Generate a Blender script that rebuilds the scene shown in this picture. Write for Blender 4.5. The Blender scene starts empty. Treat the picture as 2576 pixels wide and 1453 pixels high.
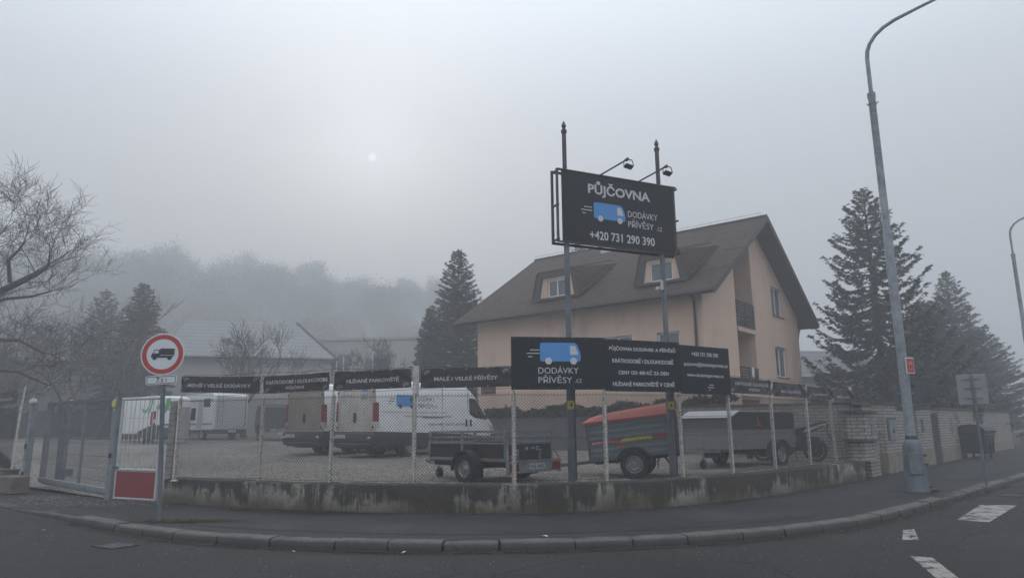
import bpy, math, random
import numpy as np
from math import sin, cos, pi, radians, sqrt, atan2, exp
from mathutils import Vector, Matrix
from mathutils.geometry import tessellate_polygon

SC = bpy.context.scene
COL = SC.collection
random.seed(7); RNG = np.random.default_rng(7)

# ------------------------------------------------------------------ camera, world, sun, exposure
FPX, CX, CY, PITCH, ROLL, EYE = 1750., 1288., 726.5, radians(11.1), radians(.5), 1.62
_f = Vector((0, cos(PITCH), sin(PITCH))); _r = Vector((1, 0, 0)); _u = _r.cross(_f)
CR = _r*cos(ROLL) - _u*sin(ROLL); CU = _u*cos(ROLL) + _r*sin(ROLL)
def ray(x, y): return CR*((x-CX)/FPX) - CU*((y-CY)/FPX) + _f
cam = bpy.data.cameras.new('camera'); co = bpy.data.objects.new('camera', cam); COL.objects.link(co)
m = Matrix((CR, CU, -_f)).transposed().to_4x4(); m.translation = Vector((0, 0, EYE)); co.matrix_world = m
cam.sensor_width = 36; cam.lens = 36*FPX/2576; cam.clip_end = 2000; cam.clip_start = .05
SC.camera = co
SUN = ray(936, 396).normalized()
SUN_EL = math.asin(SUN.z); SUN_AZ = atan2(SUN.x, SUN.y)

W = bpy.data.worlds.new('World'); SC.world = W; W.use_nodes = True
nt = W.node_tree; nt.nodes.clear()
def N(t, **k):
    n = nt.nodes.new(t)
    for a, b in k.items(): setattr(n, a, b)
    return n
L = nt.links.new
out = N('ShaderNodeOutputWorld'); bg = N('ShaderNodeBackground'); L(bg.outputs[0], out.inputs[0])
sky = N('ShaderNodeTexSky'); sky.sky_type = 'NISHITA'; sky.sun_disc = False
sky.sun_elevation = SUN_EL; sky.sun_rotation = SUN_AZ; sky.dust_density = 4; sky.air_density = 1.2
tc = N('ShaderNodeTexCoord')
# overcast layer: brightness by elevation, brighter round the veiled sun
sep = N('ShaderNodeSeparateXYZ'); L(tc.outputs['Generated'], sep.inputs[0])
rmp = N('ShaderNodeValToRGB'); L(sep.outputs[2], rmp.inputs[0])
e = rmp.color_ramp.elements
e[0].position = 0.0; e[0].color = (5.2, 5.2, 5.4, 1)
e[1].position = 1.0; e[1].color = (9.0, 9.4, 10.0, 1)
for p, c in ((.18, (5.1, 5.15, 5.35)), (.28, (5.5, 5.62, 5.9)), (.42, (7.05, 7.6, 8.5)), (.55, (10.5, 11.4, 12.6)), (.8, (10.2, 10.7, 11.3))):
    q = e.new(p); q.color = (*c, 1)
dot = N('ShaderNodeVectorMath', operation='DOT_PRODUCT'); L(tc.outputs['Generated'], dot.inputs[0]); dot.inputs[1].default_value = SUN
glow = N('ShaderNodeMath', operation='POWER'); glow.use_clamp = True; L(dot.outputs['Value'], glow.inputs[0]); glow.inputs[1].default_value = 40
glow2 = N('ShaderNodeMath', operation='POWER'); glow2.use_clamp = True; L(dot.outputs['Value'], glow2.inputs[0]); glow2.inputs[1].default_value = 320
disc = N('ShaderNodeMapRange'); L(dot.outputs['Value'], disc.inputs[0])
disc.inputs[1].default_value = cos(radians(.36)); disc.inputs[2].default_value = cos(radians(.17)); disc.inputs[3].default_value = 0; disc.inputs[4].default_value = 5.5
s1 = N('ShaderNodeMath', operation='MULTIPLY_ADD'); L(glow.outputs[0], s1.inputs[0]); s1.inputs[1].default_value = .6
L(disc.outputs[0], s1.inputs[2])
s2 = N('ShaderNodeMath', operation='MULTIPLY_ADD'); L(glow2.outputs[0], s2.inputs[0]); s2.inputs[1].default_value = 2.2; L(s1.outputs[0], s2.inputs[2])
back = N('ShaderNodeMapRange'); L(sep.outputs[1], back.inputs[0]); back.inputs[1].default_value = .1; back.inputs[2].default_value = -.7; back.inputs[3].default_value = 1; back.inputs[4].default_value = 1.5  # added fill: sky behind the camera brightened to lift camera-facing surfaces
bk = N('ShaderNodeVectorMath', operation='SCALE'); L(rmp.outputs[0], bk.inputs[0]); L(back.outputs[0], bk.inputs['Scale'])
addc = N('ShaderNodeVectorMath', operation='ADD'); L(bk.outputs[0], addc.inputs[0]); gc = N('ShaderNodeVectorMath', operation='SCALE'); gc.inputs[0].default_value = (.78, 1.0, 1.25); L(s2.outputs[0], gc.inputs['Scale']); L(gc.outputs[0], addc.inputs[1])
mix = N('ShaderNodeMix', data_type='RGBA'); mix.inputs[0].default_value = .93; mix.clamp_result = False
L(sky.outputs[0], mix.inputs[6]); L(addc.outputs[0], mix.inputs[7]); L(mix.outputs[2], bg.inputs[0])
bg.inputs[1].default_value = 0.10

sl = bpy.data.lights.new('sun', 'SUN'); sl.energy = .5; sl.angle = radians(14); sl.color = (1, .995, .985)
so = bpy.data.objects.new('sun', sl); COL.objects.link(so); so.rotation_euler = SUN.to_track_quat('Z', 'Y').to_euler()
vs = SC.view_settings; vs.view_transform = 'Standard'; vs.look = 'None'; vs.exposure = 0.36; vs.gamma = 1; vs.use_curve_mapping = False
SC.render.engine = 'CYCLES'
SC.cycles.volume_bounces = 3; SC.cycles.max_bounces = 8; SC.cycles.diffuse_bounces = 3; SC.cycles.transparent_max_bounces = 12
SC.cycles.use_denoising = True; SC.cycles.denoising_prefilter = 'ACCURATE'; SC.cycles.sample_clamp_indirect = 4
HAZE_DENSITY = .0065

# ------------------------------------------------------------------ helpers: objects
def tag(o, label=None, cat=None, group=None, kind=None):
    if label: o['label'] = label
    if cat: o['category'] = cat
    if group: o['group'] = group
    if kind: o['kind'] = kind
    return o
def thing(name, label, cat, loc=(0, 0, 0), rz=0, group=None, rx=0, ry=0):
    o = bpy.data.objects.new(name, None); COL.objects.link(o); o.location = loc; o.rotation_euler = (rx, ry, rz)
    o.empty_display_size = .2
    return tag(o, label, cat, group)
def kids(o): return [c for c in bpy.data.objects if c.parent == o]
def copy_tree(o, parent=None):
    c = o.copy(); COL.objects.link(c); c.parent = parent
    for ch in kids(o): copy_tree(ch, c)
    return c
def mk(name, verts, faces, mat, parent=None, smooth=False, ang=38):
    me = bpy.data.meshes.new(name); me.from_pydata([tuple(v) for v in verts], [], faces); me.update()
    if mat: me.materials.append(mat)
    if smooth:
        me.shade_smooth(); me.set_sharp_from_angle(angle=radians(ang))
    o = bpy.data.objects.new(name, me); COL.objects.link(o)
    if parent: o.parent = parent
    return o
def np_mesh(name, V, Fc, mat, parent=None):
    """triangles from arrays"""
    me = bpy.data.meshes.new(name); V = np.asarray(V, np.float32); Fc = np.asarray(Fc, np.int32); k = Fc.shape[1]
    me.vertices.add(len(V)); me.vertices.foreach_set('co', V.ravel())
    me.loops.add(Fc.size); me.loops.foreach_set('vertex_index', Fc.ravel())
    me.polygons.add(len(Fc)); me.polygons.foreach_set('loop_start', np.arange(0, Fc.size, k, dtype=np.int32))
    me.update(); me.validate()
    if mat: me.materials.append(mat)
    o = bpy.data.objects.new(name, me); COL.objects.link(o)
    if parent: o.parent = parent
    return o

_txt_cache = {}
def text_mesh(s, bold):
    k = (s, bold)
    if k in _txt_cache: return _txt_cache[k]
    cu = bpy.data.curves.new('t', 'FONT'); cu.body = s; cu.size = 1; cu.offset = bold; cu.resolution_u = 3; cu.space_character = 1.0
    ob = bpy.data.objects.new('t', cu); COL.objects.link(ob); bpy.context.view_layer.update()
    me = bpy.data.meshes.new_from_object(ob.evaluated_get(bpy.context.evaluated_depsgraph_get()))
    V = [v.co.copy() for v in me.vertices]; F = [tuple(p.vertices) for p in me.polygons]
    bpy.data.objects.remove(ob); bpy.data.curves.remove(cu); bpy.data.meshes.remove(me)
    _txt_cache[k] = (V, F); return V, F

class MB:
    def __init__(s): s.v = []; s.f = []
    def add(s, vs, fs, M=None):
        n = len(s.v)
        for v in vs: s.v.append((M @ Vector(v)) if M is not None else Vector(v))
        s.f += [tuple(i+n for i in f) for f in fs]; return s
    def box(s, c, d, M=None, bev=0):
        x, y, z = (q/2 for q in d); cx, cy, cz = c
        if bev <= 0:
            vs = [(cx+a*x, cy+b*y, cz+e*z) for a in (-1, 1) for b in (-1, 1) for e in (-1, 1)]
            return s.add(vs, [(0, 1, 3, 2), (4, 6, 7, 5), (0, 4, 5, 1), (2, 3, 7, 6), (0, 2, 6, 4), (1, 5, 7, 3)], M)
        # chamfered box: hull by 24 verts
        b_ = min(bev, x*.9, y*.9, z*.9); vs = []; idx = {}
        for a in (-1, 1):
            for b in (-1, 1):
                for e in (-1, 1):
                    for k in range(3):
                        p = [a*x, b*y, e*z]
                        for j in range(3):
                            if j != k: p[j] -= (a, b, e)[j]*b_
                        idx[(a, b, e, k)] = len(vs); vs.append((cx+p[0], cy+p[1], cz+p[2]))
        fs = []
        def I(a, b, e, k): return idx[(a, b, e, k)]
        for sg in (-1, 1):
            for k in range(3):
                o = [j for j in range(3) if j != k]
                q = []
                for (p1, p2) in ((-1, -1), (1, -1), (1, 1), (-1, 1)):
                    t = [0, 0, 0]; t[k] = sg; t[o[0]] = p1; t[o[1]] = p2; q.append(I(*t, k))
                fs.append(tuple(q))
        for k in range(3):          # edges along axis k
            o = [j for j in range(3) if j != k]
            for p1 in (-1, 1):
                for p2 in (-1, 1):
                    t0 = [0, 0, 0]; t0[o[0]] = p1; t0[o[1]] = p2; t1 = list(t0); t0[k] = -1; t1[k] = 1
                    fs.append((I(*t0, o[0]), I(*t1, o[0]), I(*t1, o[1]), I(*t0, o[1])))
        for a in (-1, 1):
            for b in (-1, 1):
                for e in (-1, 1): fs.append((I(a, b, e, 0), I(a, b, e, 1), I(a, b, e, 2)))
        return s.add(vs, fs, M)
    def bar(s, p0, p1, w, h=None, up=(0, 0, 1)):
        p0, p1 = Vector(p0), Vector(p1); h = h or w; d = (p1-p0); l = d.length
        if l < 1e-6: return s
        d.normalize(); u = Vector(up)
        if abs(d.dot(u)) > .99: u = Vector((0, 1, 0))
        a = d.cross(u).normalized(); b = a.cross(d)
        vs = [p+a*(i*w/2)+b*(j*h/2) for p in (p0, p1) for i in (-1, 1) for j in (-1, 1)]
        return s.add(vs, [(0, 1, 3, 2), (4, 6, 7, 5), (0, 4, 5, 1), (2, 3, 7, 6), (0, 2, 6, 4), (1, 5, 7, 3)])
    def tube(s, pts, r, n=8, cap=True, M=None):
        pts = [Vector(p) for p in pts]; rs = r if isinstance(r, (list, tuple)) else [r]*len(pts); b0 = None; vs = []; fs = []
        for i, p in enumerate(pts):
            d = (pts[min(i+1, len(pts)-1)]-pts[max(i-1, 0)]).normalized()
            if b0 is None:
                t = Vector((0, 0, 1)) if abs(d.z) < .9 else Vector((1, 0, 0)); b0 = d.cross(t).normalized()
            else: b0 = (b0-d*b0.dot(d)).normalized()
            c0 = d.cross(b0)
            for k in range(n):
                a = 2*pi*k/n; vs.append(p+(b0*cos(a)+c0*sin(a))*rs[i])
        for i in range(len(pts)-1):
            for k in range(n): fs.append((i*n+k, i*n+(k+1) % n, (i+1)*n+(k+1) % n, (i+1)*n+k))
        if cap: fs += [tuple(range(n))[::-1], tuple((len(pts)-1)*n+k for k in range(n))]
        return s.add(vs, fs, M)
    def lathe(s, prof, n=24, M=None):
        """profile (r, z) round local z; put in place by M"""
        vs = []; fs = []
        for r, z in prof:
            for k in range(n): a = 2*pi*k/n; vs.append((r*cos(a), r*sin(a), z))
        for i in range(len(prof)-1):
            for k in range(n): fs.append((i*n+k, i*n+(k+1) % n, (i+1)*n+(k+1) % n, (i+1)*n+k))
        return s.add(vs, fs, M)
    def prism(s, poly, t, M=None):
        """poly [(x,y)] counter-clockwise in the local xy plane, from z=0 to z=t"""
        n = len(poly); vs = [(x, y, 0) for x, y in poly]+[(x, y, t) for x, y in poly]
        tr = tessellate_polygon([[Vector((x, y, 0)) for x, y in poly]])
        fs = [tuple(q)[::-1] for q in tr]+[tuple(i+n for i in q) for q in tr]+[(i, (i+1) % n, n+(i+1) % n, n+i) for i in range(n)]
        return s.add(vs, fs, M)
    def poly(s, pts): return s.add(pts, [tuple(range(len(pts)))])
    def wall(s, outer, holes, M, depth):
        """flat wall in local xy with holes; the reveals go depth into local -z"""
        rings = [outer]+holes; flat = [p for r in rings for p in r]
        tr = tessellate_polygon([[Vector((x, y, 0)) for x, y in r] for r in rings])
        s.add([(x, y, 0) for x, y in flat], [tuple(t) for t in tr], M)
        for h in holes:
            n = len(h); s.add([(x, y, 0) for x, y in h]+[(x, y, -depth) for x, y in h], [(i, (i+1) % n, n+(i+1) % n, n+i) for i in range(n)], M)
        return s
    def text(s, st, cx, cy, w, h, M=None, bold=0., fn=None):
        V, F = text_mesh(st, bold)
        if not V: return s
        x0 = min(v.x for v in V); x1 = max(v.x for v in V); y0 = min(v.y for v in V); y1 = max(v.y for v in V)
        sx = w/(x1-x0); sy = h/(y1-y0); P = [Vector((cx+(v.x-(x0+x1)/2)*sx, cy+(v.y-(y0+y1)/2)*sy, 0)) for v in V]
        if fn: P = [fn(p) for p in P]
        return s.add(P, F, M)
    def disc(s, cx, cy, r, n=24, M=None, fn=None, z=0):
        P = [Vector((cx+r*cos(2*pi*k/n), cy+r*sin(2*pi*k/n), z)) for k in range(n)]
        if fn: P = [fn(p) for p in P]
        return s.add(P, [tuple(range(n))], M)
    def flat(s, pts, M=None, fn=None):
        P = [Vector((p[0], p[1], 0)) for p in pts]
        tr = tessellate_polygon([P])
        if fn: P = [fn(p) for p in P]
        return s.add(P, [tuple(t) for t in tr], M)
    def build(s, name, mat, parent=None, smooth=False, ang=38):
        import bmesh
        o = mk(name, s.v, s.f, mat, parent, False)
        bm = bmesh.new(); bm.from_mesh(o.data); bmesh.ops.recalc_face_normals(bm, faces=bm.faces); bm.to_mesh(o.data); bm.free()
        if smooth: o.data.shade_smooth(); o.data.set_sharp_from_angle(angle=radians(ang))
        return o
    def raw(s, name, mat, parent=None): return mk(name, s.v, s.f, mat, parent, False)

def T(x, y, z): return Matrix.Translation((x, y, z))
def R(a, ax): return Matrix.Rotation(a, 4, ax)
def frame(p0, p1, z=0, off=0):
    """local x runs p0->p1 on plan, local y is up, local z faces the camera side; origin p0 at height z"""
    d = Vector((p1[0]-p0[0], p1[1]-p0[1], 0)).normalized(); n = Vector((d.y, -d.x, 0))
    M = Matrix((d, Vector((0, 0, 1)), n)).transposed().to_4x4(); M.translation = Vector((p0[0], p0[1], z))+n*off; return M

# ------------------------------------------------------------------ helpers: materials
MT = {}
def mat(name, col, rough=.6, metal=0, var=.15, scale=6, bump=.0, bscale=40, spec=.5, dark=None, dscale=2, damt=.5, coord='Object', stretch=(1, 1, 1)):
    """Principled base with two layers of noise; dark = colour of dirt in patches"""
    if name in MT: return MT[name]
    m_ = bpy.data.materials.new(name); m_.use_nodes = True; t = m_.node_tree; b = t.nodes['Principled BSDF']; k = t.links.new
    b.inputs['Roughness'].default_value = rough; b.inputs['Metallic'].default_value = metal; b.inputs['Specular IOR Level'].default_value = spec
    tcn = t.nodes.new('ShaderNodeTexCoord'); mp = t.nodes.new('ShaderNodeMapping'); mp.inputs['Scale'].default_value = stretch; k(tcn.outputs[coord], mp.inputs[0])
    n1 = t.nodes.new('ShaderNodeTexNoise'); n1.inputs['Scale'].default_value = scale; n1.inputs['Detail'].default_value = 6; n1.inputs['Roughness'].default_value = .65; k(mp.outputs[0], n1.inputs[0])
    r1 = t.nodes.new('ShaderNodeMapRange'); k(n1.outputs[0], r1.inputs[0]); r1.inputs[1].default_value = .3; r1.inputs[2].default_value = .7; r1.inputs[3].default_value = 1-var; r1.inputs[4].default_value = 1+var
    hs = t.nodes.new('ShaderNodeVectorMath'); hs.operation = 'SCALE'; hs.inputs[0].default_value = col; k(r1.outputs[0], hs.inputs['Scale'])
    last = hs.outputs[0]
    if dark:
        n2 = t.nodes.new('ShaderNodeTexNoise'); n2.inputs['Scale'].default_value = dscale; n2.inputs['Detail'].default_value = 8; n2.inputs['Roughness'].default_value = .7; k(mp.outputs[0], n2.inputs[0])
        r2 = t.nodes.new('ShaderNodeMapRange'); k(n2.outputs[0], r2.inputs[0]); r2.inputs[1].default_value = .62-damt*.3; r2.inputs[2].default_value = .72-damt*.1; r2.inputs[3].default_value = 0; r2.inputs[4].default_value = .85
        mx = t.nodes.new('ShaderNodeMix'); mx.data_type = 'RGBA'; k(r2.outputs[0], mx.inputs[0]); k(last, mx.inputs[6]); mx.inputs[7].default_value = (*dark, 1); last = mx.outputs[2]
    k(last, b.inputs['Base Color'])
    if bump:
        n3 = t.nodes.new('ShaderNodeTexNoise'); n3.inputs['Scale'].default_value = bscale; n3.inputs['Detail'].default_value = 5; k(mp.outputs[0], n3.inputs[0])
        bp = t.nodes.new('ShaderNodeBump'); bp.inputs['Strength'].default_value = bump; bp.inputs['Distance'].default_value = .02; k(n3.outputs[0], bp.inputs['Height']); k(bp.outputs[0], b.inputs['Normal'])
    MT[name] = m_; return m_

def nodes_of(name):
    m_ = bpy.data.materials.new(name); m_.use_nodes = True; t = m_.node_tree; b = t.nodes['Principled BSDF']; MT[name] = m_
    def n(ty, **kw):
        q = t.nodes.new(ty)
        for a, v in kw.items():
            if a == 'ins':
                for i, x in v.items(): q.inputs[i].default_value = x
            else: setattr(q, a, v)
        return q
    return m_, t, b, n, t.links.new
def ramp(n, stops):
    q = n('ShaderNodeValToRGB'); e = q.color_ramp.elements
    while len(e) < len(stops): e.new(.5)
    for i, (p, c) in enumerate(stops): e[i].position = p; e[i].color = (*c, 1) if len(c) == 3 else c
    return q

def mat_brick(name, c1, c2, mortar, bw, bh, ms, bump=.8, offset=.5, dirt=(.09, .085, .08), damt=.35, axes='xz'):
    """brick pattern in the object's x / z plane"""
    m_, t, b, n, k = nodes_of(name)
    tc_ = n('ShaderNodeTexCoord'); sp = n('ShaderNodeSeparateXYZ'); cb = n('ShaderNodeCombineXYZ'); k(tc_.outputs['Object'], sp.inputs[0])
    
    if axes == 'xz':      # corners carry the bond round: x + y
        xy = n('ShaderNodeMath', operation='ADD'); k(sp.outputs[0], xy.inputs[0]); k(sp.outputs[1], xy.inputs[1]); k(xy.outputs[0], cb.inputs[0])
    else: k(sp.outputs['XYZ'.index(axes[0].upper())], cb.inputs[0])
    k(sp.outputs['XYZ'.index(axes[1].upper())], cb.inputs[1])
    br = n('ShaderNodeTexBrick'); br.offset = offset; k(cb.outputs[0], br.inputs[0])
    br.inputs['Scale'].default_value = 1; br.inputs['Brick Width'].default_value = bw; br.inputs['Row Height'].default_value = bh
    br.inputs['Mortar Size'].default_value = ms; br.inputs['Mortar Smooth'].default_value = .15; br.inputs['Bias'].default_value = 0
    br.inputs['Color1'].default_value = (*c1, 1); br.inputs['Color2'].default_value = (*c2, 1); br.inputs['Mortar'].default_value = (*mortar, 1)
    n1 = n('ShaderNodeTexNoise', ins={'Scale': 1.3, 'Detail': 8, 'Roughness': .7}); k(tc_.outputs['Object'], n1.inputs[0])
    mr = n('ShaderNodeMapRange', ins={1: .45, 2: .75, 3: 0., 4: damt*2}); k(n1.outputs[0], mr.inputs[0])
    n2 = n('ShaderNodeTexNoise', ins={'Scale': 30, 'Detail': 5}); k(tc_.outputs['Object'], n2.inputs[0])
    mr2 = n('ShaderNodeMapRange', ins={1: .3, 2: .7, 3: .8, 4: 1.15}); k(n2.outputs[0], mr2.inputs[0])
    sc = n('ShaderNodeVectorMath', operation='SCALE'); k(br.outputs[0], sc.inputs[0]); k(mr2.outputs[0], sc.inputs['Scale'])
    mx = n('ShaderNodeMix', data_type='RGBA'); k(mr.outputs[0], mx.inputs[0]); k(sc.outputs[0], mx.inputs[6]); mx.inputs[7].default_value = (*dirt, 1)
    k(mx.outputs[2], b.inputs['Base Color']); b.inputs['Roughness'].default_value = .85
    inv = n('ShaderNodeMath', operation='MULTIPLY_ADD', ins={1: -1, 2: 1}); k(br.outputs['Fac'], inv.inputs[0])
    ad = n('ShaderNodeMath', operation='MULTIPLY_ADD', ins={1: .25}); k(n2.outputs[0], ad.inputs[0]); k(inv.outputs[0], ad.inputs[2])
    bp = n('ShaderNodeBump', ins={'Strength': bump, 'Distance': .012}); k(ad.outputs[0], bp.inputs['Height']); k(bp.outputs[0], b.inputs['Normal'])
    return m_

def mat_gravel(name, cols, scale, bump=1., big=None):
    m_, t, b, n, k = nodes_of(name)
    tc_ = n('ShaderNodeTexCoord')
    v = n('ShaderNodeTexVoronoi', ins={'Scale': scale, 'Randomness': 1}); k(tc_.outputs['Object'], v.inputs[0])
    sp = n('ShaderNodeSeparateColor'); k(v.outputs['Color'], sp.inputs[0])
    rp = ramp(n, cols); k(sp.outputs[0], rp.inputs[0])
    n1 = n('ShaderNodeTexNoise', ins={'Scale': .35, 'Detail': 6, 'Roughness': .6}); k(tc_.outputs['Object'], n1.inputs[0])
    mr = n('ShaderNodeMapRange', ins={1: .35, 2: .68, 3: 1.1, 4: .62}); k(n1.outputs[0], mr.inputs[0])
    sc = n('ShaderNodeVectorMath', operation='SCALE'); k(rp.outputs[0], sc.inputs[0]); k(mr.outputs[0], sc.inputs['Scale'])
    dk = n('ShaderNodeMapRange', ins={1: .0, 2: .75/scale*8, 3: 1., 4: .35}); k(v.outputs['Distance'], dk.inputs[0])
    dk.inputs[1].default_value = .35; dk.inputs[2].default_value = .75
    sc2 = n('ShaderNodeVectorMath', operation='SCALE'); k(sc.outputs[0], sc2.inputs[0]); k(dk.outputs[0], sc2.inputs['Scale'])
    k(sc2.outputs[0], b.inputs['Base Color']); b.inputs['Roughness'].default_value = .9
    iv = n('ShaderNodeMath', operation='MULTIPLY_ADD', ins={1: -1., 2: 1.}); k(v.outputs['Distance'], iv.inputs[0])
    bp = n('ShaderNodeBump', ins={'Strength': bump, 'Distance': .03}); k(iv.outputs[0], bp.inputs['Height']); k(bp.outputs[0], b.inputs['Normal'])
    return m_

def mat_asphalt(name, base, patch, speck=1., crack=True, seed=0.):
    m_, t, b, n, k = nodes_of(name)
    tc_ = n('ShaderNodeTexCoord'); mp = n('ShaderNodeMapping'); mp.inputs['Location'].default_value = (seed, seed*.7, 0); k(tc_.outputs['Object'], mp.inputs[0]); O = mp.outputs[0]
    big = n('ShaderNodeTexNoise', ins={'Scale': .45, 'Detail': 7, 'Roughness': .62}); k(O, big.inputs[0])
    rp = ramp(n, [(.33, patch), (.5, base), (.70, tuple(c*1.7 for c in base))]); k(big.outputs[0], rp.inputs[0])
    fine = n('ShaderNodeTexVoronoi', ins={'Scale': 70}); k(O, fine.inputs[0])
    sp = n('ShaderNodeSeparateColor'); k(fine.outputs['Color'], sp.inputs[0])
    mr = n('ShaderNodeMapRange', ins={1: 0., 2: 1., 3: 1-.42*speck, 4: 1+.55*speck}); k(sp.outputs[0], mr.inputs[0])
    lt = n('ShaderNodeMapRange', ins={1: .93, 2: .97, 3: 1., 4: 1+1.2*speck}); k(sp.outputs[1], lt.inputs[0])
    mu = n('ShaderNodeMath', operation='MULTIPLY'); k(mr.outputs[0], mu.inputs[0]); k(lt.outputs[0], mu.inputs[1])
    sc = n('ShaderNodeVectorMath', operation='SCALE'); k(rp.outputs[0], sc.inputs[0]); k(mu.outputs[0], sc.inputs['Scale'])
    last = sc.outputs[0]
    if crack:
        wn = n('ShaderNodeTexNoise', ins={'Scale': 1.6, 'Detail': 4}); k(O, wn.inputs[0])
        wa = n('ShaderNodeMix', data_type='RGBA', ins={0: .35}); k(O, wa.inputs[6]); k(wn.outputs['Color'], wa.inputs[7])
        cv = n('ShaderNodeTexVoronoi', feature='DISTANCE_TO_EDGE', ins={'Scale': .55}); k(wa.outputs[2], cv.inputs[0])
        cm = n('ShaderNodeMapRange', ins={1: .0, 2: .012, 3: .75, 4: 0.}); k(cv.outputs['Distance'], cm.inputs[0])
        gate = n('ShaderNodeTexNoise', ins={'Scale': .8, 'Detail': 2}); k(O, gate.inputs[0])
        gm = n('ShaderNodeMapRange', ins={1: .44, 2: .52, 3: 0., 4: 1.}); k(gate.outputs[0], gm.inputs[0])
        mm = n('ShaderNodeMath', operation='MULTIPLY'); k(cm.outputs[0], mm.inputs[0]); k(gm.outputs[0], mm.inputs[1])
        mx = n('ShaderNodeMix', data_type='RGBA'); k(mm.outputs[0], mx.inputs[0]); k(last, mx.inputs[6]); mx.inputs[7].default_value = (.012, .012, .012, 1); last = mx.outputs[2]
    k(last, b.inputs['Base Color'])
    rr = n('ShaderNodeMapRange', ins={1: .35, 2: .65, 3: .62, 4: .88}); k(big.outputs[0], rr.inputs[0]); k(rr.outputs[0], b.inputs['Roughness'])
    bp = n('ShaderNodeBump', ins={'Strength': .55, 'Distance': .008}); k(fine.outputs['Distance'], bp.inputs['Height']); k(bp.outputs[0], b.inputs['Normal'])
    b.inputs['Specular IOR Level'].default_value = .18
    return m_

def mat_stained(name):
    """old poured concrete: black streaks running down from the top, moss near the foot, pale scoured patches. object z = height"""
    m_, t, b, n, k = nodes_of(name)
    tc_ = n('ShaderNodeTexCoord'); O = tc_.outputs['Object']; sp = n('ShaderNodeSeparateXYZ'); k(O, sp.inputs[0])
    base = n('ShaderNodeTexNoise', ins={'Scale': 2.2, 'Detail': 9, 'Roughness': .7}); k(O, base.inputs[0])
    rp = ramp(n, [(.34, (.085, .078, .066)), (.48, (.19, .175, .15)), (.62, (.34, .315, .27))]); k(base.outputs[0], rp.inputs[0])
    mp = n('ShaderNodeMapping'); mp.inputs['Scale'].default_value = (7, 7, .55); k(O, mp.inputs[0])
    st = n('ShaderNodeTexNoise', ins={'Scale': 1., 'Detail': 8, 'Roughness': .75}); k(mp.outputs[0], st.inputs[0])
    lo = n('ShaderNodeTexNoise', ins={'Scale': 1.05, 'Detail': 5, 'Roughness': .6}); k(O, lo.inputs[0])
    # streak reach: z (0.12..0.6) -> 0..1
    zz = n('ShaderNodeMapRange', ins={1: .10, 2: .62, 3: -.16, 4: .17}); k(sp.outputs[2], zz.inputs[0])
    a1 = n('ShaderNodeMath', operation='ADD'); k(st.outputs[0], a1.inputs[0]); k(zz.outputs[0], a1.inputs[1])
    a2 = n('ShaderNodeMath', operation='MULTIPLY_ADD', ins={1: 1.35}); k(lo.outputs[0], a2.inputs[0]); k(a1.outputs[0], a2.inputs[2])
    sm = n('ShaderNodeMapRange', ins={1: 1.08, 2: 1.20, 3: 0., 4: .94}); k(a2.outputs[0], sm.inputs[0])
    mx = n('ShaderNodeMix', data_type='RGBA'); k(sm.outputs[0], mx.inputs[0]); k(rp.outputs[0], mx.inputs[6]); mx.inputs[7].default_value = (.022, .021, .020, 1)
    # moss low
    ms = n('ShaderNodeTexNoise', ins={'Scale': 1.1, 'Detail': 7, 'Roughness': .7}); k(O, ms.inputs[0])
    zl = n('ShaderNodeMapRange', ins={1: .12, 2: .55, 3: .12, 4: -.12}); k(sp.outputs[2], zl.inputs[0])
    a3 = n('ShaderNodeMath', operation='ADD'); k(ms.outputs[0], a3.inputs[0]); k(zl.outputs[0], a3.inputs[1])
    sm2 = n('ShaderNodeMapRange', ins={1: .47, 2: .60, 3: 0., 4: .82}); k(a3.outputs[0], sm2.inputs[0])
    mx2 = n('ShaderNodeMix', data_type='RGBA'); k(sm2.outputs[0], mx2.inputs[0]); k(mx.outputs[2], mx2.inputs[6]); mx2.inputs[7].default_value = (.052, .046, .022, 1)
    k(mx2.outputs[2], b.inputs['Base Color']); b.inputs['Roughness'].default_value = .9
    f = n('ShaderNodeTexNoise', ins={'Scale': 45, 'Detail': 6}); k(O, f.inputs[0])
    hb = n('ShaderNodeMath', operation='MULTIPLY_ADD', ins={1: 2.}); k(base.outputs[0], hb.inputs[0]); k(f.outputs[0], hb.inputs[2])
    bp = n('ShaderNodeBump', ins={'Strength': .6, 'Distance': .02}); k(hb.outputs[0], bp.inputs['Height']); k(bp.outputs[0], b.inputs['Normal'])
    return m_

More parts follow.
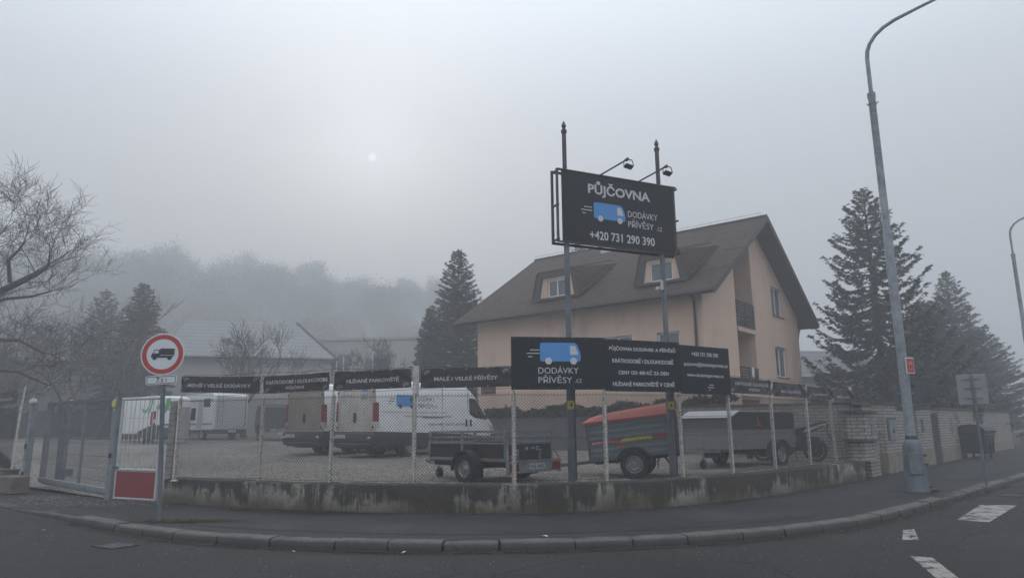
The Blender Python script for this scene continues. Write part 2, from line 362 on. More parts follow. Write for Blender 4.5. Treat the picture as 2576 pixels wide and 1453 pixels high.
def mat_kerb():
    m_, t, b, n, k = nodes_of('kerb_granite')
    tc_ = n('ShaderNodeTexCoord'); O = tc_.outputs['Object']; sp = n('ShaderNodeSeparateXYZ'); k(O, sp.inputs[0])
    a = n('ShaderNodeTexNoise', ins={'Scale': 2.6, 'Detail': 8, 'Roughness': .7}); k(O, a.inputs[0])
    rp = ramp(n, [(.33, (.075, .072, .068)), (.5, (.125, .12, .115)), (.68, (.19, .185, .175))]); k(a.outputs[0], rp.inputs[0])
    f = n('ShaderNodeTexNoise', ins={'Scale': 55, 'Detail': 5}); k(O, f.inputs[0])
    mr = n('ShaderNodeMapRange', ins={1: .3, 2: .7, 3: .7, 4: 1.3}); k(f.outputs[0], mr.inputs[0])
    sc = n('ShaderNodeVectorMath', operation='SCALE'); k(rp.outputs[0], sc.inputs[0]); k(mr.outputs[0], sc.inputs['Scale'])
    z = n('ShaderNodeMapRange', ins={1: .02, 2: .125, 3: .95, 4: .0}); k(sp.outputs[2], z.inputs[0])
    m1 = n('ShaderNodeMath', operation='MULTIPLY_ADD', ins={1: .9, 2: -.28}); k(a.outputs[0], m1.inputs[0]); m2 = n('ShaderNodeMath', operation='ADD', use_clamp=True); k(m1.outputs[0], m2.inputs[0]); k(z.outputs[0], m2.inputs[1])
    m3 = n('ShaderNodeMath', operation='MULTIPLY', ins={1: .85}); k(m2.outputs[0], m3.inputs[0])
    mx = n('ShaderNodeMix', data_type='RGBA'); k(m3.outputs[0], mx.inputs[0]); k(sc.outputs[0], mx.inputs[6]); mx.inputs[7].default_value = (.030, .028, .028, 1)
    k(mx.outputs[2], b.inputs['Base Color']); b.inputs['Roughness'].default_value = .85
    bp = n('ShaderNodeBump', ins={'Strength': .8, 'Distance': .01}); k(f.outputs[0], bp.inputs['Height']); k(bp.outputs[0], b.inputs['Normal'])
    return m_
def mat_worn_paint():
    m_, t, b, n, k = nodes_of('worn_road_paint')
    tc_ = n('ShaderNodeTexCoord'); O = tc_.outputs['Object']
    a = n('ShaderNodeTexNoise', ins={'Scale': 3.2, 'Detail': 10, 'Roughness': .75}); k(O, a.inputs[0])
    v = n('ShaderNodeTexVoronoi', feature='DISTANCE_TO_EDGE', ins={'Scale': 5.5}); k(O, v.inputs[0])
    c = n('ShaderNodeMapRange', ins={1: 0., 2: .05, 3: -.10, 4: 0.}); k(v.outputs['Distance'], c.inputs[0])
    ad = n('ShaderNodeMath', operation='ADD'); k(a.outputs[0], ad.inputs[0]); k(c.outputs[0], ad.inputs[1])
    al = n('ShaderNodeMapRange', ins={1: .40, 2: .44, 3: 0., 4: 1.}); k(ad.outputs[0], al.inputs[0]); k(al.outputs[0], b.inputs['Alpha'])
    rp = ramp(n, [(.4, (.20, .195, .18)), (.6, (.38, .37, .34))]); k(a.outputs[0], rp.inputs[0]); k(rp.outputs[0], b.inputs['Base Color']); b.inputs['Roughness'].default_value = .8
    return m_
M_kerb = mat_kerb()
M_road = mat_asphalt('road_asphalt', (.029, .0275, .028), (.019, .018, .0185), 1.0, True)
M_pave = mat_asphalt('pavement_asphalt', (.034, .0337, .035), (.026, .0255, .027), .6, True, 31.)
M_kerb0 = mat('grate_iron', (.04, .038, .036), .8, var=.25, scale=9, bump=.7, bscale=60, dark=(.05, .047, .043), dscale=3, damt=.8)
M_conc = mat_stained('stained_concrete')
M_gravel = mat_gravel('pale_gravel', [(0, (.10, .085, .07)), (.3, (.23, .205, .18)), (.65, (.36, .33, .295)), (1, (.56, .53, .49))], 24, 1.)
M_plaster = mat('peach_plaster', (.62, .455, .355), .9, var=.06, scale=1.2, bump=.35, bscale=90, dark=(.42, .32, .26), dscale=.6, damt=.35, stretch=(1, 1, .45))
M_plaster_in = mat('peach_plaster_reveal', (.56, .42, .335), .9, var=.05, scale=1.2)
M_shingle = mat_brick('brown_shingles', (.062, .043, .037), (.078, .054, .046), (.04, .028, .025), .33, .145, .006, .6, dirt=(.035, .03, .028), damt=.3, axes='xy')
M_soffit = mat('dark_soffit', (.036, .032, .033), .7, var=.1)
M_gutter = mat('dark_gutter', (.045, .032, .03), .5, var=.2)
M_frame = mat('white_window_frame', (.68, .68, .67), .4, var=.05)
M_glass = mat('window_glass', (.10, .115, .13), .06, var=.25, scale=1.5, spec=.8)
M_slat = mat('dark_slats', (.035, .035, .042), .7, var=.3)
M_van = mat('white_paint', (.74, .75, .76), .3, var=.04, scale=2, dark=(.42, .40, .37), dscale=1.6, damt=.12)
M_dirty = mat('mud_dusted_white_paint', (.52, .495, .465), .6, var=.12, scale=2.5, dark=(.27, .22, .18), dscale=1.4, damt=.8, stretch=(1, 1, .5))
M_muddy = mat('mud_brown_paint', (.34, .30, .27), .7, var=.25, scale=2.5, dark=(.19, .155, .13), dscale=1.1, damt=1.3, stretch=(1, 1, .35))
M_plast = mat('dark_grey_plastic', (.034, .035, .039), .6, var=.2, scale=4, dark=(.07, .062, .055), dscale=3, damt=.3)
M_black = mat('black_parts', (.015, .015, .016), .7, var=.2)
M_rubber = mat('tyre_rubber', (.022, .021, .021), .85, var=.3, scale=20, bump=.3, bscale=90)
M_rim = mat('steel_rim', (.34, .34, .34), .45, .6, var=.2, scale=12, dark=(.08, .06, .05), dscale=8, damt=.4)
M_galv = mat('galvanised_steel', (.30, .32, .33), .55, .35, var=.2, scale=8, dark=(.15, .15, .15), dscale=6, damt=.7)
M_pole = mat('galvanised_pole', (.155, .18, .205), .6, .2, var=.22, scale=7, dark=(.085, .10, .12), dscale=5, damt=.8, stretch=(1, 1, .4))
M_poled = mat('dark_painted_pole', (.05, .045, .05), .55, .1, var=.2, scale=8, dark=(.11, .1, .1), dscale=5, damt=.5)
M_lamp = mat('grey_lamp_paint', (.26, .285, .31), .6, .1, var=.14, scale=4, dark=(.14, .155, .175), dscale=5, damt=.55, bump=.15)
M_cglass = mat('car_glass', (.012, .013, .015), .05, var=.2, spec=.8)
M_red = mat('red_lens', (.20, .014, .016), .25, var=.2)
M_orange = mat('orange_lens', (.62, .13, .02), .35, var=.1)
M_clear = mat('clear_lens', (.5, .5, .48), .2, var=.1)
M_plate = mat('plate_white', (.55, .56, .58), .5, var=.08)
M_banner = mat('banner_cloth', (.030, .026, .028), .55, var=.12, scale=3, bump=.15, bscale=6)
M_board = mat('dark_board', (.015, .017, .022), .5, var=.08, scale=2, spec=.2)
M_letter = mat('pale_lettering', (.56, .57, .59), .6, var=.05)
M_dull = mat('dull_lettering', (.44, .44, .45), .6, var=.05)
M_ink = mat('dark_lettering', (.035, .035, .04), .6, var=.05)
M_blue = mat('logo_blue', (.07, .27, .62), .5, var=.05)
M_green = mat('logo_green', (.05, .33, .10), .5, var=.05)
M_redp = mat('red_print', (.42, .03, .025), .5, var=.08)
M_yel = mat('yellow_print', (.55, .52, .05), .5, var=.08)
M_post = mat('peeling_white_post', (.60, .57, .53), .8, var=.15, scale=14, dark=(.17, .14, .11), dscale=26, damt=.55, bump=.4, stretch=(1, 1, .6))
M_wire = mat('fence_wire', (.05, .048, .048), .6, .3, var=.2)
M_gate = mat('grey_gate_paint', (.205, .225, .245), .55, .1, var=.12, scale=5, dark=(.12, .135, .15), dscale=6, damt=.5)
M_gated = mat('dark_gate_paint', (.10, .11, .125), .6, var=.15)
M_whitep = mat('white_gate_paint', (.46, .47, .48), .5, var=.1, scale=8, dark=(.33, .29, .25), dscale=14, damt=.3)
M_redgate = mat('dull_red_panel', (.205, .028, .038), .55, var=.12, scale=3)
M_redd = mat('rusty_red_door', (.10, .028, .024), .6, var=.2)
M_brick = mat_brick('white_brick', (.30, .275, .25), (.40, .37, .335), (.035, .03, .028), .34, .098, .009, 1., damt=.22)
M_cap = mat('coping', (.10, .09, .085), .85, var=.25, scale=6, dark=(.04, .037, .03), dscale=4)
M_beige = mat('beige_render_base', (.23, .20, .165), .9, var=.15, scale=2, dark=(.1, .09, .07), dscale=3, damt=.5)
M_grayw = mat('grey_render', (.10, .098, .10), .9, var=.15, scale=1.5, dark=(.07, .07, .07), dscale=2, damt=.4)
M_leafd = mat('hedge_leaf', (.032, .034, .020), .8, var=.5, scale=9)
M_needle = mat('spruce_needles', (.066, .074, .064), .8, var=.4, scale=2.5)
M_needle2 = mat('blue_spruce_needles', (.066, .078, .074), .8, var=.4, scale=2.5)
M_bark = mat('bark', (.06, .05, .042), .9, var=.3, scale=8, bump=.5)
M_twig = mat('twigs', (.05, .043, .038), .9, var=.2)
M_htree = mat('hill_foliage', (.05, .046, .032), .9, var=.4, scale=.5)
M_litter = mat('leaf_litter', (.055, .038, .026), .9, var=.6, scale=12)
M_moss = mat('moss_and_weeds', (.05, .052, .02), .95, var=.5, scale=18)
M_paint = mat_worn_paint()
M_seam = mat('tar_seam', (.015, .015, .016), .8, var=.3)
M_paper = mat('white_paper', (.6, .6, .6), .8, var=.05)
M_farroof = mat_brick('pale_roof_tiles', (.30, .31, .33), (.33, .34, .36), (.22, .225, .235), .28, .62, .03, .8, offset=0, dirt=(.22, .22, .23), damt=.2, axes='xy')
M_farwall = mat('far_pale_wall', (.34, .33, .32), .9, var=.08, scale=.7)
M_farwin = mat('far_window', (.12, .12, .13), .3, var=.2)
M_hillg = mat('hill_ground', (.05, .043, .03), .95, var=.4, scale=.4)
M_lid = mat('red_lid_paint', (.36, .075, .05), .5, var=.08, scale=3)
M_ribs = mat('blue_grey_sheet', (.17, .215, .235), .5, .1, var=.12, scale=4)
M_alu = mat('bright_aluminium', (.50, .51, .52), .45, .3, var=.15, scale=6)
M_grey3 = mat('grey_trailer_panel', (.24, .235, .235), .55, var=.12, scale=3, dark=(.15, .14, .14), dscale=3, damt=.4)
M_tarp = mat('black_tarpaulin', (.020, .021, .023), .5, var=.15, bump=.3, bscale=5)
M_bin = mat('black_bin_plastic', (.018, .02, .022), .5, var=.2)
M_signback = mat('sign_back_aluminium', (.26, .27, .28), .5, .3, var=.1, scale=4)
M_signred = mat('sign_red', (.42, .045, .03), .5, var=.06)
M_signwht = mat('sign_white', (.62, .66, .70), .5, var=.05)

# ------------------------------------------------------------------ the setting: road, pavement, kerb, lot
def catmull(pts, n=8):
    P = [Vector((p[0], p[1])) for p in pts]; P = [P[0]*2-P[1]]+P+[P[-1]*2-P[-2]]; o = []
    for i in range(1, len(P)-2):
        a, b, c, d = P[i-1], P[i], P[i+1], P[i+2]
        for k in range(n):
            t = k/n; o.append(.5*((2*b)+(c-a)*t+(2*a-5*b+4*c-d)*t*t+(3*b-a-3*c+d)*t**3))
    o.append(P[-2]); return o
KERB = catmull([(-42, 42), (-20, 23.2), (-10.92, 15.36), (-8.31, 13.26), (-6.29, 11.62), (-4.55, 10.53), (-2.09, 9.77), (-.03, 9.63), (2.21, 9.95), (4.13, 10.72), (5.9, 11.89), (9.16, 15.04), (14.28, 20.14), (24, 29.8), (50, 55.6)])
WALLF = catmull([(-7.3, 15.0), (-4.9, 13.75), (-2.8, 13.0), (-.03, 12.6), (1.47, 12.85), (2.77, 13.3), (5.15, 14.95), (7.5, 17.3), (9.5, 19.3)])
BOUND = [Vector(p) for p in ((-44, 52), (-14.2, 20.9), (-13, 19.3), (-8.9, 15.95))]+[p+Vector((.25*p.x/14, .25)) for p in WALLF]+[Vector(p) for p in ((9.94, 20.05), (21.3, 32.6), (52, 66))]
def polar(line):
    a = np.array([atan2(p.x, p.y) for p in line]); r = np.array([p.length for p in line]); i = np.argsort(a)
    return lambda ph: float(np.interp(ph, a[i], r[i]))
rK = polar(KERB); rB = polar(BOUND)
def sm(a, b, x): t = min(1, max(0, (x-a)/(b-a))); return t*t*(3-2*t)
def lot_z(x, y):
    z = .50+.0115*(y-14)+.010*max(0, -x-8)
    d = sqrt(((x+11.2)/1.3)**2+(y-17.6)**2)
    k = sm(2.6, 7.5, d)*sm(-6.2, -7.6, x) if x < -6.2 else 1
    k = sm(2.6, 15 if x < -12 else 9, d) if x < -7.2 else 1
    # street side beyond the brick wall keeps the pavement level near its edge
    return .10+(z-.10)*k
def pav_z(x, y): return .045+.075*sm(-11.5, -7.6, x)
def hill_z(x, y):
    ph = atan2(x, y); r = sqrt(x*x+y*y)
    w = sm(radians(13), radians(-6), ph)
    return .0115*(min(r, 70)-14)+.5+w*(sm(95, 290, r)*44+sm(280, 420, r)*14)-(1-w)*sm(70, 200, r)*3

def road_ground():
    # one sheet to the horizon
    n = 96; rr = [0, 3, 6, 9, 12, 16, 22, 30, 45, 70, 110, 180, 300, 600]; vs = [(0, 0, 0)]; fs = []
    for r in rr[1:]:
        for k in range(n): a = 2*pi*k/n; vs.append((r*sin(a), r*cos(a), 0))
    for k in range(n): fs.append((0, 1+(k+1) % n, 1+k))
    for i in range(len(rr)-2):
        for k in range(n): fs.append((1+i*n+k, 1+i*n+(k+1) % n, 1+(i+1)*n+(k+1) % n, 1+(i+1)*n+k))
    tag(mk('road', vs, fs, M_road), 'dark wet-looking asphalt road bending round the corner', kind='structure')
    # pavement between kerb and boundary
    A = np.radians(np.arange(-46, 43.01, .5)); vs = []; fs = []; m = 9
    for a in A:
        r0 = rK(a)+.22; r1 = rB(a)+.35
        for j in range(m):
            r = r0+(r1-r0)*j/(m-1); x, y = r*sin(a), r*cos(a); vs.append((x, y, pav_z(x, y)-.004))
    for i in range(len(A)-1):
        for j in range(m-1): q = i*m+j; fs.append((q, q+1, q+m+1, q+m))
    tag(mk('pavement', vs, fs, M_pave, smooth=True), 'worn asphalt pavement along the kerb and low wall', kind='structure')
    # lot
    A = np.radians(np.arange(-46, 46.01, .6)); ts = [0, .15, .35, .6, .9, 1.3, 1.8, 2.4, 3.2, 4.2, 5.4, 7, 9, 11.5, 14.5, 18, 22, 28, 36, 46, 60]; m = len(ts); vs = []; fs = []
    for a in A:
        r0 = rB(a)
        for tt in ts:
            r = r0+tt; x, y = r*sin(a), r*cos(a)
            z = lot_z(x, y)+.02*sin(x*1.7)*sin(y*1.3)
            if a > radians(27) and tt < .5: z = min(z, .1)
            vs.append((x, y, z))
    for i in range(len(A)-1):
        for j in range(m-1): q = i*m+j; fs.append((q, q+1, q+m+1, q+m))
    tag(mk('gravel_lot', vs, fs, M_gravel, smooth=True), 'pale gravel parking lot behind the fence', kind='structure')
    A = np.radians(np.arange(-60, 60.01, 2)); rs = [60, 75, 95, 115, 137, 160, 185, 210, 240, 270, 300, 340, 390, 450]; m = len(rs); vs = []; fs = []
    for a in A:
        for r in rs:
            x, y = r*sin(a), r*cos(a); vs.append((x, y, hill_z(x, y)-.3+RNG.normal()*.3))
    for i in range(len(A)-1):
        for j in range(m-1): q = i*m+j; fs.append((q, q+1, q+m+1, q+m))
    tag(mk('hill', vs, fs, M_hillg, smooth=True), 'wooded hillside fading into the fog', kind='structure')
road_ground()

def offset(line, d):
    o = []
    for i, p in enumerate(line):
        t = (line[min(i+1, len(line)-1)]-line[max(i-1, 0)]).normalized(); o.append(p+Vector((-t.y, t.x))*d)
    return o
def resample(line, step):
    o = [line[0].copy()]; acc = 0
    for a, b in zip(line, line[1:]):
        l = (b-a).length; t = step-acc
        while t < l: o.append(a+(b-a)*(t/l)); t += step
        acc = (acc+l) % step
    return o
# kerb stones (front bottom edge is at the road, slightly ahead of the back top edge)
def kerb():
    mb = MB(); rnd = random.Random(3); line = resample(KERB, .05); i = 0
    while i < len(line)-24:
        L_ = rnd.choice((15, 17, 18, 20, 16)); a = line[i]; b = line[min(i+L_, len(line)-1)]; t = (b-a).normalized(); nn = Vector((-t.y, t.x))
        h = pav_z(a.x, a.y)+rnd.uniform(-.012, .010)+.004; g = .018+rnd.random()*.02; yaw = rnd.uniform(-.012, .012); w = .24; l = (b-a).length-g
        M = Matrix(((t.x, nn.x, 0, a.x+t.x*l/2), (t.y, nn.y, 0, a.y+t.y*l/2), (0, 0, 1, 0), (0, 0, 0, 1)))@R(yaw, 'Z')
        # section: sloping front face
        b1 = .028; sec = [(-.255, -.05), (-.238, h-b1*.75), (-.215, h), (.0, h), (.0, -.05)]
        sub = 5; vs = []; fs = []; ns = len(sec)
        for j in range(sub+1):
            x = -l/2+l*j/sub; e_ = .012 if j in (0, sub) else 0
            for q, (yy, zz) in enumerate(sec):
                jit = rnd.uniform(-.005, .005)
                vs.append((x, yy+(e_ if q in (1, 2) else 0)+jit+.24, zz-(e_*.6 if q in (2,) else 0)+jit*.7))
        for j in range(sub):
            for q in range(ns-1): fs.append((j*ns+q, j*ns+q+1, (j+1)*ns+q+1, (j+1)*ns+q))
        fs += [tuple(range(ns)), tuple(sub*ns+q for q in range(ns))[::-1]]
        mb.add(vs, fs, M); i += L_
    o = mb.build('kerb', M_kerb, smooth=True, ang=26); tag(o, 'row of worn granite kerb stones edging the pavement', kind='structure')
kerb()
def ribbon(name, pts, w, mat_, zf, label, jit=0, seed=1):
    rnd = random.Random(seed); vs = []; fs = []
    for i, p in enumerate(pts):
        t = (pts[min(i+1, len(pts)-1)]-pts[max(i-1, 0)]).normalized(); nn = Vector((-t.y, t.x)); ww = w*(1+rnd.uniform(-.5, .6)); q = p+nn*rnd.uniform(-jit, jit)
        a = q-nn*ww/2; b = q+nn*ww/2; vs += [(a.x, a.y, zf(a.x, a.y)), (b.x, b.y, zf(b.x, b.y))]
        if i: k = 2*i; fs.append((k-2, k, k+1, k-1))
    return tag(mk(name, vs, fs, mat_), label, kind='structure')
seam = resample([p for p in offset(KERB, .72) if -9 < p.x < 13], .12)
ribbon('pavement_seam', seam, .04, M_seam, lambda x, y: pav_z(x, y)+.002, 'dark tar seam running along the pavement parallel to the kerb', .012)
ribbon('gutter_dirt', resample([p for p in offset(KERB, -.035) if -12 < p.x < 20], .15), .09, M_litter, lambda x, y: .004, 'dark line of dirt in the gutter at the foot of the kerb', .03)
ribbon('pavement_crack', resample([Vector(p) for p in ((1.1, 12.5), (1.4, 11.6), (1.9, 11.0), (2.1, 10.6))], .08), .012, M_seam, lambda x, y: pav_z(x, y)+.002, 'thin crack crossing the pavement in front of the wall', .02)
ribbon('pavement_crack', resample([Vector(p) for p in ((8.6, 16.6), (10.2, 17.2), (12.6, 19.6), (16, 23))], .1), .02, M_seam, lambda x, y: pav_z(x, y)+.002, 'patched trench edge on the pavement beyond the lamp post', .01)
ribbon('road_crack', resample([Vector(p) for p in ((1.5, 5.2), (3.0, 6.4), (4.6, 8.3), (5.6, 9.7), (6.2, 10.4))], .1), .018, M_seam, lambda x, y: .004, 'long tar-filled joint crossing the road on the right', .015)
# worn white road markings
def G(x, y, z=0):
    d = ray(x, y); t = (z-EYE)/d.z; return Vector((d.x*t, d.y*t, z))
def marking(px, label, name='road_marking'):
    P = [G(x, y) for x, y in px]; mb = MB(); P = [Vector((p.x, p.y, 0)) for p in P]
    tr = tessellate_polygon([P]); mb.add([(p.x, p.y, .005) for p in P], [tuple(t) for t in tr]); tag(mb.raw(name, M_paint), label, kind='structure')
marking([(2408, 1307), (2466, 1269), (2558, 1271), (2488, 1313)], 'worn white block marking on the road nearest the drain grate')
marking([(2272, 1333), (2300, 1330), (2312, 1358), (2270, 1357)], 'small worn white dash on the road near the right kerb')
marking([(2290, 1398), (2345, 1402), (2440, 1475), (2385, 1480)], 'cracked white dash at the lower right of the road')

# drain grates
def grate(c, rz, label):
    t = thing('drain_grate', label, 'drain grate', (c[0], c[1], .003), rz); mb = MB()
    for s in (-1, 1): mb.box((0, s*.19, .006), (.52, .03, .012)); mb.box((s*.245, 0, .006), (.03, .35, .012))
    mb.build('frame', M_kerb0, t); mb = MB()
    for k in range(9): mb.box((-.2+k*.05, 0, .004), (.022, .35, .008))
    mb.build('bars', M_gated, t); MB().add([(-.23, -.175, .001), (.23, -.175, .001), (.23, .175, .001), (-.23, .175, .001)], [(0, 1, 2, 3)]).build('shaft', M_black, t)
g = G(290, 1372); grate((g.x, g.y), radians(-32), 'worn iron drain grate in the road below the round sign')
g = G(2545, 1246); grate((g.x, g.y), radians(45), 'iron drain grate in the gutter at the right edge')

# ------------------------------------------------------------------ low retaining wall
def low_wall():
    F = resample(WALLF, .2); B = offset(F, .5); vs = []; fs = []; rnd = random.Random(5)
    for a, b in zip(F, B):
        h = .6+rnd.uniform(-.008, .008)
        mid = (a*.5+b*.5)
        prof = [(a, .02), (a+Vector((rnd.uniform(-.006, .006),)*2), .3), (a+Vector((rnd.uniform(-.006, .006),)*2), h-.035), (a+(b-a)*.05, h), (mid, h+.012), (b+(a-b)*.05, h), (b, h-.03), (b, .02)]
        for p, z in prof: vs.append((p.x, p.y, z))
    m = 8
    for i in range(len(F)-1):
        for j in range(m-1): q = i*m+j; fs.append((q, q+m, q+m+1, q+1))
    fs += [tuple(range(m)), tuple((len(F)-1)*m+j for j in range(m))[::-1]]
    tag(mk('retaining_wall', vs, fs, M_conc, smooth=True, ang=40), 'low stained concrete wall with black streaks and moss, carrying the wire fence', 'wall')
low_wall()

# ------------------------------------------------------------------ chain-link fence
PO = [(-6.95, 14.71), (-5.03, 14.18), (-3.44, 13.43), (-1.83, 13.12), (.01, 13.0), (1.72, 13.28), (3.31, 14.02), (4.54, 14.88), (5.99, 16.4), (7.38, 17.8), (8.54, 18.95), (9.6, 19.98)]
PB = [2.22, 2.22, 2.2, 2.2, 2.2, 2.2, 2.2, 2.2, 2.2, 2.2, 2.2, 1.87]
def wire_panel(a, b, z0, z1, parent, pitch=.062, top_barbs=True):
    M = frame(a, b, 0, .03); d = Vector((b[0]-a[0], b[1]-a[1])).length; h = z1-z0; mb = MB(); w = .0042; n = int(d/pitch)+1; hh = h
    k = -int(hh/pitch)-1
    for i in range(k, n+int(hh/pitch)+2):
        for s in (1, -1):
            x0 = i*pitch; x1 = x0+s*hh*1.0; ya, yb = z0, z1; xa, xb = x0, x1
            if xa > xb: xa, xb, ya, yb = xb, xa, yb, ya
            if xb < 0 or xa > d: continue
            if xa < 0: ya += (yb-ya)*(0-xa)/(xb-xa); xa = 0
            if xb > d: yb = ya+(yb-ya)*(d-xa)/(xb-xa); xb = d
            if xb-xa < .01: continue
            zz = .003*s
            mb.bar(M@Vector((xa, ya, zz)), M@Vector((xb, yb, zz)), w)
    for z in (z0+.03, (z0+z1)/2, z1-.02): mb.tube([M@Vector((0, z, 0)), M@Vector((d*.5, z-.012, 0)), M@Vector((d, z, 0))], .0035, 4)
    if top_barbs:
        for i in range(int(d/pitch)): mb.bar(M@Vector((i*pitch+.02, z1-.02, 0)), M@Vector((i*pitch+.012, z1+.035, .004)), .0045)
    return mb.build('wire_mesh', M_wire, parent)
def angle_post(p, z0, z1, w, parent, mat_=None, lean=(0, 0)):
    mb = MB(); x, y = p
    mb.tube([(x, y, z0), (x+lean[0]*.5, y+lean[1]*.5, (z0+z1)/2), (x+lean[0], y+lean[1], z1)], [w*.62, w*.6, w*.58], 4)
    mb.lathe([(w*1.1, 0), (w*.9, .02), (.01, .025)], 10, T(x, y, z0))
    return mb.build('post', mat_ or M_post, parent)
F1 = thing('chain_link_fence', 'long chain-link fence with peeling white posts on the low concrete wall', 'fence')
rnd = random.Random(11)
for i, (p, zt) in enumerate(zip(PO, PB)):
    angle_post(p, .57, zt+.02, .07, F1, lean=(rnd.uniform(-.02, .02), 0))
for i in range(len(PO)-1): wire_panel(PO[i], PO[i+1], .62, 2.2 if i < 10 else 2.15, F1)
# thin galvanised uprights above the posts that carry the banners
mb = MB()
for i, (p, zt) in enumerate(zip(PO, [2.75, 2.7, 2.7, 2.74, 3.3, 3.28, 3.24, 3.18, 2.66, 2.6, 2.58, 2.62])):
    if i == 3: mb.box((p[0]+.01, p[1]+.02, (2.2+zt)/2), (.11, .05, zt-2.2))
    else: mb.tube([(p[0], p[1]+.03, 1.9), (p[0]+.005, p[1]+.03, zt)], .017 if i < 11 else .035, 6)
mb.build('banner_uprights', M_post, F1)
mb = MB()
for i in range(len(PO)-1):
    if 4 <= i <= 6: continue
    a, b = PO[i], PO[i+1]
    for z, sg in ((2.70 if i < 4 else 2.62, -.0), (2.285, .02)): mb.tube([(a[0], a[1]+.02, z+.02), ((a[0]+b[0])/2, (a[1]+b[1])/2+.02, z-.01), (b[0], b[1]+.02, z+.02)], .0035, 4)
mb.build('tension_wire', M_wire, F1)

# ------------------------------------------------------------------ logo, banners and boards
def rounded(pts, r, n=5):
    o = []; m_ = len(pts)
    for i in range(m_):
        a, b, c = Vector(pts[i-1]), Vector(pts[i]), Vector(pts[(i+1) % m_]); rr = r[i] if isinstance(r, (list, tuple)) else r
        p = b+(a-b).normalized()*rr; q = b+(c-b).normalized()*rr
        for k in range(n+1): t = k/n; o.append(tuple((1-t)**2*p+2*t*(1-t)*b+t*t*q))
    return o
def logo_van(mb_body, mb_light, cx, cy, w, M, fn=None, z=0):
    """blue panel van pointing right, about w wide; window and wheels go to the pale mesh"""
    h = w*.50; M = M if M is not None else Matrix()
    def Q(pts): return [(cx-w/2+x*w, cy-h/2+y*h) for x, y in pts]
    body = rounded(Q([(0, .1), (.99, .1), (1.0, .42), (.90, .99), (0, .99)]), [w*.06, w*.07, w*.08, w*.09, w*.07])
    mb_body.flat(body, M, fn)
    MM = M@T(0, 0, .0015)
    mb_light.flat(rounded(Q([(.735, .42), (.94, .42), (.865, .85), (.735, .85)]), w*.025), MM, fn)
    for x in (.205, .815): mb_light.disc(cx-w/2+x*w, cy-h/2+.12*h, w*.083, 20, MM, fn)
def dashes(mb, x, y, s, M, fn=None, flip=1):
    for k, (dx, l) in enumerate(((.28, .72), (0, 1.), (.1, .34))):
        yy = y-k*s*.26; x0 = x+dx*s*1. if flip > 0 else x+s-dx*s-l*s
        if flip > 0: x0 = x+(s-l*s if k != 2 else .1*s)
        mb.flat([(x0, yy-s*.035), (x0+l*s, yy-s*.035), (x0+l*s, yy+s*.035), (x0, yy+s*.035)], M, fn)
def cloth_fn(w, h, seed, amp):
    rs = random.Random(seed); ph = [rs.uniform(0, 6.28) for _ in range(6)]
    def f(p):
        x, y = p.x, p.y
        z = amp*(sin(3.1*x+4*y+ph[0])*.6+sin(7.3*x-5*y+ph[1])*.35+sin(13*x+9*y+ph[2])*.14)
        # pulled corners: diagonal creases
        z += amp*.9*sin(16*(x-y*1.6)+ph[3])*exp(-((x)**2+(y)**2)*6)+amp*.9*sin(16*(x+y*1.6)+ph[4])*exp(-((x-w)**2+(y-h)**2)*6)
        sag = -.012*sin(pi*min(1, max(0, x/w)))*(y/h)
        return Vector((x, y+sag, p.z+z))
    return f
def banner(a, b, z0, z1, lines, label, seed=1, amp=.012, ins=(.05, .05), dash=('tl', 'tr'), letter=None, off=.07, zb=None):
    """cloth banner tied between two posts; z0,z1 at the left, zb=(z0,z1) at the right"""
    zb = zb or (z0, z1); P0 = Vector(a); P1 = Vector(b); dv = (P1-P0); l = dv.length; dv.normalize()
    p0 = P0+dv*ins[0]; w = l-ins[0]-ins[1]; h = z1-z0; M = frame(p0, P1, z0, off)
    sk = (zb[0]-z0)/w; cf = cloth_fn(w, h, seed, amp)
    def fn(p): q = cf(p); return Vector((q.x, q.y+sk*p.x, q.z))
    t = thing('banner', label, 'banner', (0, 0, 0), 0, 'advertising banners on the fence')
    nx, ny = 40, 8; vs = []; fs = []
    for i in range(nx+1):
        for j in range(ny+1): vs.append(M@fn(Vector((w*i/nx, h*j/ny, 0))))
    for i in range(nx):
        for j in range(ny): q = i*(ny+1)+j; fs.append((q, q+ny+1, q+ny+2, q+1))
    # back face, 4 mm behind, so the cloth has thickness
    n0 = len(vs); nrm = Vector((dv.y, -dv.x, 0)); vs += [v-nrm*.004 for v in vs[:n0]]; fs += [tuple(n0+i for i in f[::-1]) for f in fs]
    mk('cloth', vs, fs, M_banner, t, smooth=True)
    ml = MB(); ML = M@T(0, 0, .004)
    for (s, cx, cy, tw, th) in lines: ml.text(s, cx*w, cy*h, tw*w, th*h, ML, .022, fn)
    s = h*.34
    for d in dash:
        x = .03*w if d[1] == 'l' else w-.03*w-s; y = h*.88 if d[0] == 't' else h*.26
        dashes(ml, x, y, s, ML, fn)
    ml.raw('lettering', letter or M_dull, t)
    mg = MB()
    for j in (.05, .95):
        for i in range(5): p = fn(Vector((w*(.02+.24*i), h*j, .004))); mg.disc(p.x, p.y, .014, 8, M@T(0, 0, p.z+.001))
    mg.raw('eyelets', M_galv, t)
    return t
MENSI, KRAT, HLID, MALE = 'MENŠÍ I VELKÉ DODÁVKY', 'KRÁTKODOBÉ I DLOUHODOBÉ', 'HLÍDANÉ PARKOVIŠTĚ', 'MALÉ I VELKÉ PŘÍVĚSY'
LT = M_dull
banner(PO[0], PO[1], 2.36, 2.70, [(MENSI, .49, .46, .80, .27)], 'dark banner reading MENŠÍ I VELKÉ DODÁVKY beside the round sign', 1, dash=('tl', 'tr'), zb=(2.30, 2.66))
